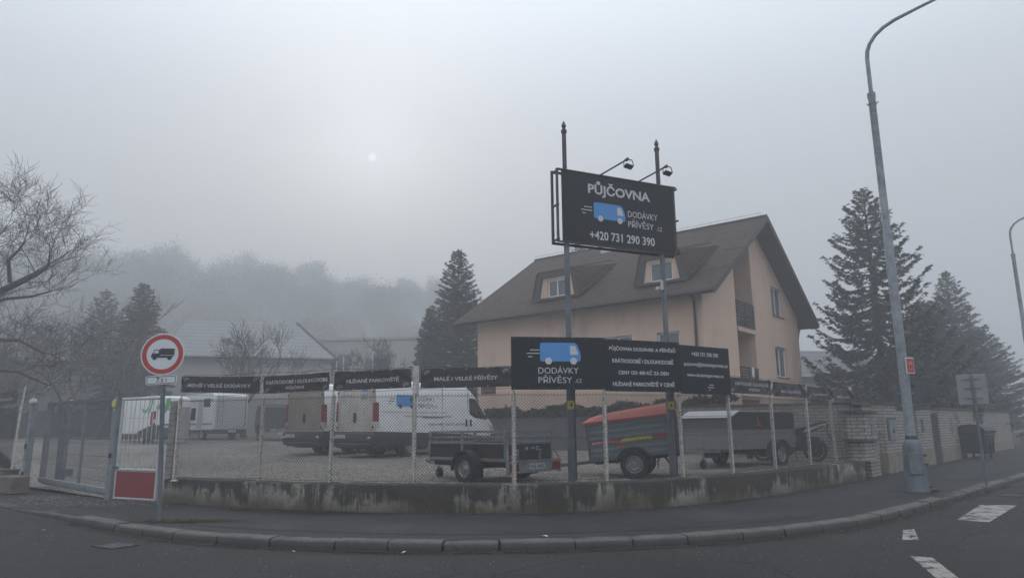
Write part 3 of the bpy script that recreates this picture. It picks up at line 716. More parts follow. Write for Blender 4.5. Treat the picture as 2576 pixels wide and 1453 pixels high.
banner(PO[1], PO[2], 2.29, 2.64, [(KRAT, .51, .64, .93, .26), ('PŮJČENÍ', .5, .27, .27, .25)], 'dark two-line banner ending PŮJČENÍ above the dark trailer', 2, dash=('bl', 'br'), zb=(2.31, 2.67))
banner(PO[2], PO[3], 2.30, 2.66, [(HLID, .5, .5, .68, .27)], 'dark banner reading HLÍDANÉ PARKOVIŠTĚ above the white vans', 3, dash=('bl', 'br'), zb=(2.33, 2.69))
banner(PO[3], PO[4], 2.31, 2.68, [(MALE, .5, .5, .70, .27)], 'dark banner reading MALÉ I VELKÉ PŘÍVĚSY left of the big logo board', 4, dash=('tl', 'tr'), ins=(.12, .03), zb=(2.33, 2.68))
banner(PO[7], PO[8], 2.26, 2.60, [(KRAT, .52, .66, .78, .26), ('PŮJČENÍ', .56, .28, .26, .25)], 'creased dark banner in two lines right of the contact board', 5, .016, dash=('bl', 'br'), ins=(.0, .04))
banner(PO[8], PO[9], 2.24, 2.58, [(MALE, .52, .40, .62, .24)], 'creased dark banner reading MALÉ I VELKÉ PŘÍVĚSY in front of the house corner', 6, .02, dash=('tl', 'tr'))
banner(PO[9], PO[10], 2.22, 2.54, [(HLID, .5, .42, .6, .22)], 'slack dark banner reading HLÍDANÉ PARKOVIŠTĚ, second from the right end of the fence', 7, .026, dash=('bl', 'br'))
banner(PO[10], PO[11], 2.18, 2.52, [(MENSI, .5, .42, .66, .20)], 'slack dark banner reading MENŠÍ I VELKÉ DODÁVKY at the right end of the fence', 8, .026, dash=('tr',))

def board(a, b, z0, z1, label, draw, ins=(.0, .01)):
    P0 = Vector(a); P1 = Vector(b); dv = (P1-P0).normalized(); p0 = P0+dv*ins[0]; w = (P1-P0).length-ins[0]-ins[1]; h = z1-z0
    M = frame(p0, P1, z0, .075); t = thing('sign_board', label, 'sign board', (0, 0, 0), 0, 'rigid dark advertising boards on the fence')
    mb = MB(); mb.box((w/2, h/2, -.006), (w, h, .012), M); mb.build('panel', M_board, t)
    ml, mblue, ms = MB(), MB(), MB(); draw(ml, mblue, w, h, M@T(0, 0, .002)); ml.raw('lettering', M_letter, t)
    if mblue.v: mblue.raw('logo', M_blue, t)
    for j in (.025, .975):
        for i in range(7): ms.disc(w*(.03+.157*i), h*j, .009, 8, M@T(0, 0, .002))
    ms.raw('screws', M_galv, t)
def d1(ml, mblue, w, h, M):
    logo_van(mblue, ml, .525*w, .695*h, .44*w, M)
    dashes(ml, .165*w, .75*h, .135*w, M)
    ml.text('DODÁVKY', .50*w, .375*h, .43*w, .145*h, M, .0); ml.text('PŘÍVĚSY', .465*w, .20*h, .36*w, .15*h, M, .0); ml.text('.cz', .71*w, .165*h, .075*w, .07*h, M, -.01)
def d2(ml, mblue, w, h, M):
    for s, y, tw, th in (('PŮJČOVNA DODÁVEK A PŘÍVĚSŮ', .825, .88, .115), ('KRÁTKODOBĚ I DLOUHODOBĚ', .60, .81, .105), ('CENY OD 400 KČ ZA DEN', .375, .665, .095), ('HLÍDANÉ PARKOVIŠTĚ V CENĚ', .155, .815, .105)): ml.text(s, .5*w, y*h, tw*w, th*h, M, .022)
def d3(ml, mblue, w, h, M):
    ml.text('+420 731 290 390', .50*w, .83*h, .54*w, .085*h, M, .018); ml.text('pujcovna@dodavkyprivesy.cz', .52*w, .61*h, .88*w, .105*h, M, .015)
    ml.text('www.dodavkyprivesy.cz', .49*w, .385*h, .74*w, .09*h, M, .015); dashes(ml, .52*w, .20*h, .13*w, M)
board(PO[4], PO[5], 2.27, 3.25, 'large dark board with blue van logo and the words DODÁVKY PŘÍVĚSY', d1, (-.05, -.01))
board(PO[5], PO[6], 2.24, 3.23, 'dark board with four lines of text ending HLÍDANÉ PARKOVIŠTĚ V CENĚ', d2, (-.005, -.01))
board(PO[6], PO[7], 2.21, 3.19, 'dark board with phone number, e-mail and web address', d3, (-.005, -.03))

# ------------------------------------------------------------------ tall sign on two poles
PL, PR = Vector((1.11, 13.62)), Vector((3.25, 14.62))
def big_sign():
    t = thing('billboard', 'tall dark PŮJČOVNA sign panel on two slim steel poles', 'billboard')
    for p, bx in ((PL, -1), (PR, 1)):
        mb = MB(); x, y = p
        mb.tube([(x, y, .45), (x, y, 2.3)], .077, 12); mb.tube([(x, y, 2.3), (x, y, 5.3)], .055, 12)
        for z in (2.95, 3.35, 1.14, 4.2): mb.tube([(x, y, z), (x, y, z+.03)], .064 if z > 2.4 else .086, 12)
        o = mb.build('pole', M_pole, t, smooth=True)
        mb = MB(); mb.tube([(x, y, 5.3), (x, y, 7.6)], .046, 10); mb.lathe([(.045, 7.58), (.062, 7.60), (.062, 7.65), (.034, 7.68), (.034, 7.71), (.052, 7.74), (.04, 7.79), (.006, 7.86)], 10, T(x, y, 0)); mb.build('pole_top', M_poled, t, smooth=True)
        mb = MB(); mb.tube([(x+.08, y-.03, .6), (x+.08, y-.03, 2.4)], .016, 6); mb.build('conduit', M_poled, t)
    d = (PR-PL).normalized(); P0 = PL-d*.13; w = 2.78; z0, z1 = 5.25, 6.73; h = z1-z0; M = frame(P0, PR, z0, .10)
    mb = MB(); mb.box((w/2, h/2, -.015), (w, h, .03), M); mb.build('panel', M_board2, t)
    mb = MB(); s_ = .045
    MF = M@T(0, 0, -.24)
    for y in (0, h): mb.box((w/2, y+(-.02 if y == 0 else .02), 0), (w+.24, s_, s_), MF)
    for x in (-.1, w+.1): mb.box((x, h/2, 0), (s_, h+.08, s_), MF); mb.box((x*1.0, h/2, .12), (s_, h+.08, s_), M@T(0, 0, -.12-.02)) if 0 else None
    for x in (-.1, w+.1):
        for y in (.02, h*.5, h-.02): mb.box((x, y, -.10), (s_*.8, s_*.8, .24), M)
        mb.box((x*.98+(.0), h/2, .0-.03), (s_, h+.06, s_*.8), M)
    mb.build('frame', M_poled, t)
    mb = MB(); mb.box((w/2, h+.022, -.03), (w+.2, .02, .08), M); mb.box((w/2, -.022, -.03), (w+.2, .02, .08), M); mb.build('edge_trim', M_poled, t)
    ml, mbl = MB(), MB(); MM = M@T(0, 0, .003)
    ml.text('PŮJČOVNA', .50*w, .80*h, .56*w, .235*h, MM, .03)
    logo_van(mbl, ml, .405*w, .475*h, .28*w, MM); dashes(ml, .155*w, .52*h, .095*w, MM)
    ml.text('DODÁVKY', .705*w, .51*h, .275*w, .115*h, MM, .004); ml.text('PŘÍVĚSY', .685*w, .365*h, .235*w, .12*h, MM, .004); ml.text('.cz', .855*w, .33*h, .05*w, .06*h, MM, -.008)
    ml.text('+420 731 290 390', .515*w, .125*h, .58*w, .125*h, MM, .018)
    ml.raw('lettering', M_letter, t); mbl.raw('logo', M_blue, t)
    for xx in (.33*w, .68*w):
        mb = MB(); a = M@Vector((xx, h+.02, -.05)); b = M@Vector((xx+.24, h+.17, .62)); mb.tube([a, b], .018, 8); c = b+Vector((0, 0, -.0)); mb.tube([b, b+(b-a).normalized()*.06], .035, 8)
        arm = mb.build('lamp_arm', M_poled, t, smooth=True)
        mb = MB(); Mh = Matrix.Translation(b+Vector((.05, .02, -.13)))@R(radians(-25), 'X')@R(radians(25), 'Z'); mb.box((0, 0, 0), (.18, .12, .04), Mh, .01); mb.bar(b+Vector((-.04, 0, 0)), b+Vector((-.05, 0, -.12)), .015); mb.bar(b+Vector((.12, 0, .0)), b+Vector((.15, 0, -.12)), .015); mb.bar(b+Vector((-.04, 0, 0)), b+Vector((.12, 0, 0)), .015)
        mb.build('floodlight', M_poled, arm)
    for p in (PL, PR):
        mb = MB(); M3 = frame((p.x-.07, p.y), (p.x+.07, p.y), 2.0, .12); mb.box((.07, .0, 0), (.13, .16, .004), M3); s = mb.build('warning_sticker', M_yel, t)
        mb = MB(); mb.flat([(.04, -.02), (.10, -.02), (.085, .05), (.06, .0)], M3@T(0, 0, .004)); mb.raw('pictogram', M_ink, s)
M_board2 = mat("grey_black_panel", (.028, .028, .030), .55, var=.1, scale=2, spec=.2)
big_sign()

# camera box and loudspeaker on the right pole
t = thing('security_camera', 'white camera and junction box strapped to the right billboard pole', 'security camera', (PR.x-.07, PR.y-.10, 4.45)); t.scale = (.62,)*3
mb = MB(); mb.box((.02, 0, .12), (.09, .08, .34), None, .01); mb.build('box', M_whitep, t); mb = MB(); mb.lathe([(.01, -.08), (.06, -.06), (.08, 0), (.07, .06), (.01, .09)], 14, T(-.14, -.02, -.02)@R(radians(60), 'Y')); mb.bar((-.14, 0, 0), (0, 0, .05), .03); mb.build('camera_head', M_whitep, t, smooth=True)
# ------------------------------------------------------------------ vehicles
def boolean(a, b, op):
    m_ = a.modifiers.new('b', 'BOOLEAN'); m_.object = b; m_.operation = op; m_.solver = 'EXACT'; bpy.context.view_layer.update()
    me = bpy.data.meshes.new_from_object(a.evaluated_get(bpy.context.evaluated_depsgraph_get())); a.modifiers.clear(); return me
def tmp(mb): return mb.build('tmp', None)
def inlay(name, body, prism, mat_, parent, grow=.004, smooth=True):
    """a panel that follows the body: the part of the body, grown by a few mm, that lies inside the prism"""
    g = body.copy(); g.data = body.data.copy(); COL.objects.link(g); g.parent = None; g.matrix_world = Matrix()
    ns = [v.normal.copy() for v in g.data.vertices]
    for v, n in zip(g.data.vertices, ns): v.co += n*grow
    p = tmp(prism); me = boolean(g, p, 'INTERSECT'); me.materials.clear(); me.materials.append(mat_)
    bpy.data.objects.remove(g); bpy.data.objects.remove(p)
    o = bpy.data.objects.new(name, me); COL.objects.link(o); o.parent = parent
    me.name = name
    if smooth: me.shade_smooth(); me.set_sharp_from_angle(angle=radians(38))
    return o
def side_prism(poly, y0, y1):
    """poly in (x,z), swept from y0 to y1"""
    mb = MB(); mb.prism(poly, abs(y1-y0), Matrix(((1, 0, 0, 0), (0, 0, -1, max(y0, y1)), (0, 1, 0, 0), (0, 0, 0, 1)))); return mb
def rear_prism(poly, x0, x1):
    """poly in (y,z), swept along x"""
    mb = MB(); mb.prism(poly, x1-x0, Matrix(((0, 0, 1, x0), (1, 0, 0, 0), (0, 1, 0, 0), (0, 0, 0, 1)))); return mb
def rect(a, b, c, d): return [(a, b), (c, b), (c, d), (a, d)]
def wheel(parent, x, y, r, w, side, rimr=None, holes=14, dual=False):
    """axis along y; side = +1 when the outer face looks to +y"""
    rimr = rimr or r*.64; M = T(x, y, r)@R(-side*pi/2, 'X')
    mb = MB(); h = w/2
    mb.lathe([(rimr*.98, -h*.8), (rimr*1.06, -h*.95), (r*.9, -h), (r*.975, -h*.86), (r, -h*.6), (r, -h*.1), (r*.985, 0), (r, h*.1), (r, h*.6), (r*.975, h*.86), (r*.9, h), (rimr*1.08, h*.95), (rimr*.98, h*.82)], 32, M)
    t = mb.build('wheel', M_rubber, parent, smooth=True)
    mb = MB(); mb.lathe([(rimr*1.0, h*.84), (rimr*.93, h*.86), (rimr*.88, h*.55), (rimr*.80, h*.35), (rimr*.62, h*.52), (rimr*.55, h*.50), (rimr*.42, h*.30), (rimr*.30, h*.42), (rimr*.22, h*.62), (0.001, h*.63)], 32, M)
    rm = mb.build('rim', M_rim, t, smooth=True)
    mb = MB()
    for k in range(holes):
        a = 2*pi*k/holes; mb.disc(rimr*.71*cos(a), rimr*.71*sin(a), rimr*.075, 8, M@T(0, 0, h*.462))
    mb.raw('rim_holes', M_black, rm)
    return t

def loft(secs):
    """secs: list of (x, half-section [(y,z)...] bottom centre -> roof centre)"""
    n = len(secs[0][1]); vs = []; fs = []; ring = 2*n-2
    for x, s in secs:
        full = [(y, z) for y, z in s]+[(-y, z) for y, z in s[-2:0:-1]]
        for y, z in full: vs.append((x, y, z))
    for i in range(len(secs)-1):
        for k in range(ring): fs.append((i*ring+k, i*ring+(k+1) % ring, (i+1)*ring+(k+1) % ring, (i+1)*ring+k))
    fs += [tuple(range(ring))[::-1], tuple((len(secs)-1)*ring+k for k in range(ring))]
    mb = MB(); mb.add(vs, fs); return mb
def van(label, loc, heading, st, hw, zb, wheels, rw, spec, group=None):
    """rear bumper at x=0, nose at +x; heading = angle of +x on plan"""
    t = thing('delivery_van', label, 'van', loc, heading, group)
    def sec(zr, w):
        h = zr-zb; k = min(1, h/1.6); belt = zb+.5*h if h < 1.2 else 1.22
        return [(0, zb), (w*.90, zb), (w*.975, zb+.10), (w, zb+.34*min(1, h)), (w*1.0, belt), (w*.975, belt+(zr-belt)*.48), (w*.945, zr-.26*k), (w*.915, zr-.12*k), (w*.86, zr-.045*k), (w*.74, zr-.008), (w*.4, zr+.012), (0, zr+.016)]
    body = loft([(x, sec(zr, hw*wf)) for x, zr, wf in st]).build('body', M_van, t)
    for wx in wheels:
        for s in (-1, 1):
            mb = MB(); mb.lathe([(.001, -.2), (rw+.10, -.2), (rw+.10, .2), (.001, .2)], 28, T(wx, s*(hw-.06), rw+.02)@R(pi/2, 'X')); c = tmp(mb)
            me = boolean(body, c, 'DIFFERENCE'); me.materials.clear(); me.materials.append(M_van); body.data = me; bpy.data.objects.remove(c)
            mb = MB(); a0 = [radians(a) for a in range(-10, 191, 10)]
            vs = []; fs = []
            for j, a in enumerate(a0):
                for yy in (hw-.012, hw-.27): vs.append((wx+(rw+.098)*cos(a), s*yy, rw+.02+(rw+.098)*sin(a)))
                if j: q = 2*j; fs.append((q-2, q, q+1, q-1))
            mb.add(vs, fs); mb.build('wheel_arch', M_black, t)
    body.data.shade_smooth(); body.data.set_sharp_from_angle(angle=radians(34))
    def side_y(z):
        s = sec(max(q[1] for q in st), hw)
        for (y0, z0), (y1, z1) in zip(s[1:], s[2:]):
            if z0 <= z <= z1: return y0+(y1-y0)*(z-z0)/(z1-z0)
        return hw
    t['_h'] = 0; del t['_h']
    for (a, b) in [(x, s) for x in wheels for s in (-1, 1)]:
        wheel(t, a, b*(hw-.13), rw, .22, b)
    if spec.get('dual'):
        for s in (-1, 1): wheel(t, wheels[0], s*(hw-.37), rw, .2, s)
    return t, body, side_y

def daily(label, loc, heading, dirty, plate_text, side_art=False, group='white rental vans parked side by side'):
    st = [(0, 2.44, .955), (.05, 2.50, .985), (.25, 2.545, 1.0), (4.45, 2.56, 1.0), (4.75, 2.50, 1.0), (5.15, 2.26, 1.0), (5.5, 1.95, .99), (5.8, 1.66, .98), (5.98, 1.48, .97), (6.2, 1.30, .95), (6.45, 1.10, .90), (6.60, .88, .83), (6.66, .6, .78)]
    t, b, sy = van(label, loc, heading, st, 1.0, .33, (1.66, 5.72), .345, {'dual': True}, group)
    dm = M_muddy if dirty > 1 else M_dirty
    # grey cladding
    o = inlay('lower_cladding', b, side_prism([(-.1, .2), (6.8, .2), (6.8, .62), (5.2, .66), (4.6, .73), (0.0, .86), (-.1, .86)], -1.2, 1.2), M_plast, t, .012)
    inlay('rear_frame', b, rear_prism(rect(-1.2, .87, 1.2, 2.45), -.1, .035), dm, t, .003)
    for s, r_ in ((1, 0), (-1, 1)):
        a, c = (.02, .86) if s > 0 else (-.86, -.02)
        d = inlay('rear_door', b, rear_prism(rounded(rect(a, .90, c, 2.36), .06), -.2, .12), dm, t, .006)
        if r_: 
            mb = MB(); mb.add([(-.012, .0+y, z) for y, z in rounded(rect(-.05, 1.16, .05, 1.46), .045)], [tuple(range(24))]); mb.prism(rounded(rect(-.055, 1.15, .055, 1.47), .05), .03, Matrix(((0, 0, -1, -.008), (1, 0, 0, .0), (0, 1, 0, 0), (0, 0, 0, 1)))); mb.build('handle', M_black, d)
        # tail lamp wraps the corner
        a, c = (.855, 1.3) if s > 0 else (-1.3, -.855)
        lampz = [(a, 1.18), (c, 1.18), (c, 1.78), (a, 1.84)]
        l = inlay('tail_lamp', b, rear_prism(lampz, -.1, .13), M_red, t, .016)
        inlay('clear_lens', b, rear_prism([(a, .97), (c, .97), (c, 1.18), (a, 1.18)], -.1, .15), M_clear if dirty < 2 else M_dirty, t, .014)
        mb = MB()
        for z in (1.0, 2.15): mb.box((-.015, s*.875, z), (.03, .05, .09))
        mb.build('hinge', M_black, d)
    mb = MB()
    if side_art:
        mb.text('PUJČ SI MĚ', .40, 2.22, .40, .085, None, .0, lambda p: Vector((-.010, -p.x+.80, p.y))); mb.text('731 290 390', .40, 2.04, .40, .08, None, .0, lambda p: Vector((-.010, -p.x+.80, p.y)))
        mb.text('DODÁVKY', .40, 2.05, .32, .08, None, .0, lambda p: Vector((-.010, -p.x-.04, p.y))); mb.text('PŘÍVĚSY', .40, 1.94, .32, .08, None, .0, lambda p: Vector((-.010, -p.x-.04, p.y)))
        mb.raw('lettering', M_ink, t)
        mb = MB(); mb.flat(rounded(rect(.31, 2.17, .60, 2.33), .03), None, lambda p: Vector((-.011, -p.x-.0, p.y))); mb.raw('logo', M_blue, t)
    # bumper and step
    mb = MB(); mb.box((-.05, 0, .66), (.2, 1.96, .34), None, .05); mb.box((-.09, 0, .44), (.16, 1.8, .12), None, .03); bp = mb.build('rear_bumper', M_plast, t, smooth=True)
    mb = MB(); mb.box((.5, 0, .36), (1.0, .9, .16)); mb.box((3.3, 0, .34), (5.2, .7, .12)); mb.box((1.62, 0, .36), (.12, 1.5, .12)); mb.build('underframe', M_black, t)
    mb = MB(); mb.lathe([(.001, -.1), (.33, -.1), (.36, -.05), (.36, .05), (.33, .1), (.001, .1)], 20, T(.72, .15, .42)); mb.build('spare_wheel', M_rubber, t, smooth=True)
    mb = MB(); mb.box((-.156, .55, .70), (.012, .50, .11)); pl = mb.build('number_plate', M_plate, t)
    mb = MB(); mb.text(plate_text, 0, .70, .40, .075, None, .01, lambda p: Vector((-.164, .53-p.x, p.y))); mb.raw('plate_text', M_ink, pl)
    mb = MB(); mb.box((-.1635, .775, .70), (.002, .045, .105)); mb.build('plate_band', M_blue, pl)
    for s in (-1, 1):
        mb = MB(); mb.box((-.155, s*.86, .66), (.012, .13, .08)); mb.build('reflector', M_clear, t)
    # side glass, windscreen, door seams
    for s in (-1, 1):
        y0, y1 = (.4, 1.2) if s > 0 else (-1.2, -.4)
        w_ = inlay('side_window', b, side_prism(rounded([(4.80, 1.46), (5.1, 1.32), (5.98, 1.24), (5.62, 1.66), (5.24, 2.03), (4.80, 2.05)], .05), y0, y1), M_cglass, t, .006)
        mb = MB(); mb.box((5.32, s*(.985), 1.62), (.03, .02, .78)); mb.build('pillar', M_black, w_)
        mb = MB(); mb.box((5.72, s*1.15, 1.48), (.12, .14, .36), None, .04); mb.bar((5.70, s*.93, 1.4), (5.72, s*1.10, 1.4), .05); mb.build('mirror', M_black, t)
        mb = MB()
        for x in (3.25, 4.70): mb.box((x, s*(sy(1.7)+.002), 1.72), (.012, .012, 1.3)); mb.box((x, s*1.001, .95), (.012, .012, .5))
        mb.build('door_seam', M_plast, t)
        mb = MB(); mb.box((1.9+.65, s*1.0, 1.36), (2.5, .012, .035)); mb.box((1.9, s*(1.001), 1.50), (3.2, .012, .014)); mb.build('side_moulding', M_dirty, t)
        mb = MB(); mb.box((2.75, s*1.006, 1.33), (1.1, .02, .045)); mb.build('door_rail', M_muddy, t)
        mb = MB()
        for x in (4.60, 4.86): mb.box((x, s*1.008, 1.13), (.10, .03, .26), None, .02)
        mb.build('door_handle', M_black, t)
        inlay('headlamp', b, side_prism([(6.1, .85), (6.5, .80), (6.42, 1.0), (5.95, 1.12)], y0, y1), M_clear, t, .008)
        inlay('front_bumper', b, side_prism([(6.2, .3), (6.8, .3), (6.8, .72), (6.15, .72)], y0, y1), M_plast, t, .016)
    inlay('windscreen', b, side_prism([(5.94, 1.46), (6.06, 1.56), (5.2, 2.40), (5.08, 2.28)], -.78, .78), M_cglass, t, .006)
    if side_art:
        S = lambda dx=0: (lambda p: Vector((p.x, -(sy(p.y)+.008), p.y)))
        mb, ml, mk_ = MB(), MB(), MB(); fn = S()
        logo_van(mb, ml, 1.38, 1.86, .9, None, fn)
        mb.raw('logo', M_blue, t)
        for v in ml.v: v.y -= .003
        ml.raw('logo_window_and_wheels', M_ink, t)
        dashes(mk_, .54, 1.94, .32, None, fn)
        mk_.text('DODÁVKY', 2.42, 1.98, .88, .19, None, -.006, fn); mk_.text('PŘÍVĚSY', 2.38, 1.74, .80, .20, None, -.006, fn); mk_.text('.cz', 2.89, 1.70, .14, .09, None, -.004, fn)
        mk_.text('PUJČ SI MĚ  +420 731 290 390', 3.50, 1.08, 1.98, .12, None, .006, fn); mk_.text('03', 6.28, .99, .12, .08, None, .0, lambda p: Vector((p.x, -.955, p.y)))
        mk_.raw('lettering', M_ink, t)
    return t
def on_lot(x, y): return Vector((x, y, lot_z(x, y)))
def hd(deg): return radians(90-deg)       # plan heading from the y axis

V2 = daily('white panel van with blue van logo and DODÁVKY PŘÍVĚSY on its side', on_lot(-5.29, 23.69), hd(36), 1, '2AX 7544', True)
V1 = daily('white van with mud-brown rear doors, left of the two matching vans', on_lot(-7.60, 25.75), hd(31), 2, '3SD 2601', False)

def boxer():
    st = [(0, 2.30, .93), (.06, 2.36, .97), (.3, 2.42, 1.0), (1.2, 2.44, 1.0), (3.6, 2.42, 1.0), (3.95, 2.34, 1.0), (4.3, 2.08, .99), (4.7, 1.68, .97), (4.95, 1.42, .96), (5.2, 1.28, .93), (5.42, 1.05, .88), (5.5, .7, .82)]
    t, b, sy = van('white panel van with green stripes on its side behind the gate', on_lot(-17.6, 36.5), hd(-50), st, 1.0, .30, (1.15, 4.55), .34, {}, None)
    inlay('lower_cladding', b, side_prism([(-.1, .2), (5.6, .2), (5.6, .62), (4.9, .62), (4.0, .52), (1.7, .52), (1.6, .62), (0., .95), (-.1, .95)], -1.2, 1.2), M_plast, t, .012)
    for s in (-1, 1):
        a, c = (.02, .80) if s > 0 else (-.80, -.02)
        d = inlay('rear_door', b, rear_prism(rounded(rect(a, .62, c, 2.20), .06), -.2, .12), M_van, t, .008)
        a, c = (.83, 1.3) if s > 0 else (-1.3, -.83)
        inlay('tail_lamp', b, rear_prism([(a, .95), (c, .95), (c, 1.52), (a, 1.66)], -.1, .2), M_red, t, .016)
        mb = MB(); mb.disc(0, 0, .07, 12, None, lambda p: Vector((-.02, s*.9+p.x, 1.14+p.y*1.6))); mb.raw('reversing_lamp', M_clear, t)
        y0, y1 = (.4, 1.2) if s > 0 else (-1.2, -.4)
        inlay('side_window', b, side_prism(rounded([(3.62, 1.36), (4.75, 1.22), (4.45, 1.66), (4.15, 2.0), (3.66, 2.0)], .06), y0, y1), M_cglass, t, .006)
        mb = MB(); mb.box((4.62, s*1.14, 1.35), (.14, .16, .38), None, .05); mb.bar((4.6, s*.9, 1.3), (4.62, s*1.1, 1.3), .06); mb.build('mirror', M_black, t)
        mb = MB(); mb.box((3.5, s*1.003, 1.1), (.012, .012, 1.3)); mb.box((2.3, s*1.003, 1.1), (.012, .012, 1.3)); mb.box((2.2, s*1.003, 1.32), (3.9, .012, .02)); mb.build('door_seam', M_dirty, t)
        inlay('headlamp', b, side_prism([(5.0, .95), (5.4, .85), (5.3, 1.12), (4.9, 1.28)], y0, y1), M_clear, t, .008)
    inlay('windscreen', b, side_prism([(4.9, 1.40), (5.02, 1.5), (4.2, 2.24), (4.08, 2.12)], -.78, .78), M_cglass, t, .006)
    # green swooshes on the left side and the rear
    mg = MB(); fn = lambda p: Vector((p.x, sy(p.y)+.008, p.y))
    def arc(cx, cz, r0, r1, a0, a1, f):
        P = [(cx+r1*cos(radians(a)), cz+r1*1.15*sin(radians(a))) for a in np.linspace(a0, a1, 14)]+[(cx+r0*cos(radians(a)), cz+r0*1.15*sin(radians(a))) for a in np.linspace(a1, a0, 14)]
        for i in range(13): mg.flat([P[i], P[i+1], P[26-i], P[27-i]], None, f)
    arc(.95, 2.15, .62, .78, 150-180+180, 235, fn); arc(.95, 2.15, .40, .52, 160, 320, fn)
    fr = lambda p: Vector((-.016, -p.x, p.y))
    arc(-.95, 2.2, .30, .48, -70, 10, fr); arc(-.95, 2.2, .58, .80, -60, 8, fr)
    mg.raw('green_stripes', M_green, t)
    mb = MB(); mb.text('WE', -.16, 1.72, .22, .12, None, .02, fr); mb.raw('lettering', M_ink, t)
    mb = MB(); mb.box((-.03, .12, .88), (.02, .9, .26)); mb.build('plate_recess', M_plast, t); mb = MB(); mb.box((-.045, .12, .88), (.012, .52, .12)); pl = mb.build('number_plate', M_plate, t)
    mb = MB(); mb.text('1TU 4837', -.12, .88, .42, .08, None, .01, lambda p: Vector((-.053, -p.x, p.y))); mb.raw('plate_text', M_ink, pl)
    mb = MB(); mb.box((-.05, 0, .48), (.16, 1.9, .26), None, .04); mb.build('rear_bumper', M_plast, t, smooth=True)
    mb = MB(); mb.box((2.6, 0, .3), (4.6, 1.0, .14)); mb.build('underframe', M_black, t)
    mb = MB(); mb.flat([(.10, 1.10), (.13, 1.10), (.20, 1.17), (.27, 1.10), (.30, 1.10), (.22, 1.19), (.29, 1.27), (.26, 1.27), (.20, 1.21), (.13, 1.27), (.10, 1.27), (.17, 1.18)], None, lambda p: Vector((-.02, -p.x+.2-.2, p.y))); mb.raw('badge', M_ink, t)
boxer()

def motorhome():
    t = thing('motorhome', 'white motorhome with grey-green side stripes and rear ladder behind the fence', 'motorhome', on_lot(-17.07, 42.67), hd(-52))
    W2 = 1.1
    prof = [(0, .62), (5.6, .62), (5.6, 1.3), (5.2, 1.6), (5.9, 1.95), (5.9, 2.5), (5.5, 2.72), (.25, 2.78), (.06, 2.66), (0, 2.5)]
    mb = side_prism(rounded(prof, [.05, .1, .1, .1, .2, .2, .25, .12, .1, .1], 3), -W2, W2); b = mb.build('body', M_van, t, smooth=True)
    mb = MB(); mb.box((-.01, 0, 1.66), (.03, 1.9, 1.9)); mb.build('rear_panel', M_whitep, t)
    mb = MB(); mb.box((2.8, 0, .50), (5.2, 2.0, .26), None, .05); mb.box((-.03, 0, .52), (.14, 2.16, .24), None, .04); mb.build('skirt', M_plast, t)
    mb = MB()
    for z in (2.35, .95): mb.box((2.0, W2+.004, z), (3.8, .008, .10))
    for y in (.98,): mb.box((-.03, -y, 1.7), (.008, .10, 1.9))
    mb.build('stripes', mat('grey_green_stripe', (.17, .27, .25), .5), t)
    for x, z, w, h in ((.75, 2.2, .7, .5), (2.3, 1.55, .55, .75), (3.8, 1.6, .6, .5)):
        mb = MB(); mb.box((x, W2+.012, z), (w, .03, h), None, .01); f = mb.build('window', M_plast, t); mb = MB(); mb.box((x, W2+.03, z), (w-.1, .01, h-.1)); mb.build('pane', M_cglass, f)
    mb = MB(); mb.box((1.5, W2+.006, 1.5), (.62, .012, 1.6)); mb.build('door', M_whitep, t)
    mb = MB()
    for y in (.55, .85): mb.tube([(-.09, y, 1.0), (-.09, y, 2.6), (.05, y, 2.86)], .014, 6)
    for k in range(6): mb.tube([(-.09, .55, 1.15+k*.27), (-.09, .85, 1.15+k*.27)], .012, 6)
    mb.build('ladder', M_galv, t)
    mb = MB()
    for y in (-.9, .9): mb.tube([(.5, y, 2.9), (4.2, y, 2.9)], .018, 6)
    for x in (.5, 1.7, 2.9, 4.2): mb.tube([(x, -.9, 2.9), (x, .9, 2.9)], .014, 5)
    for x in (.5, 4.2):
        for y in (-.9, .9): mb.tube([(x, y, 2.72), (x, y, 2.9)], .012, 5)
    mb.build('roof_rack', M_galv, t)
    mb = MB(); mb.box((-.105, -.1, .52), (.012, .52, .12)); mb.build('number_plate', M_plate, t)
    for s in (-1, 1):
        mb = MB(); mb.box((-.1, s*.85, .55), (.03, .22, .10)); mb.build('tail_lamp', M_red, t)
        for x in (1.3, 4.9): wheel(t, x, s*.95, .34, .22, s)
motorhome()

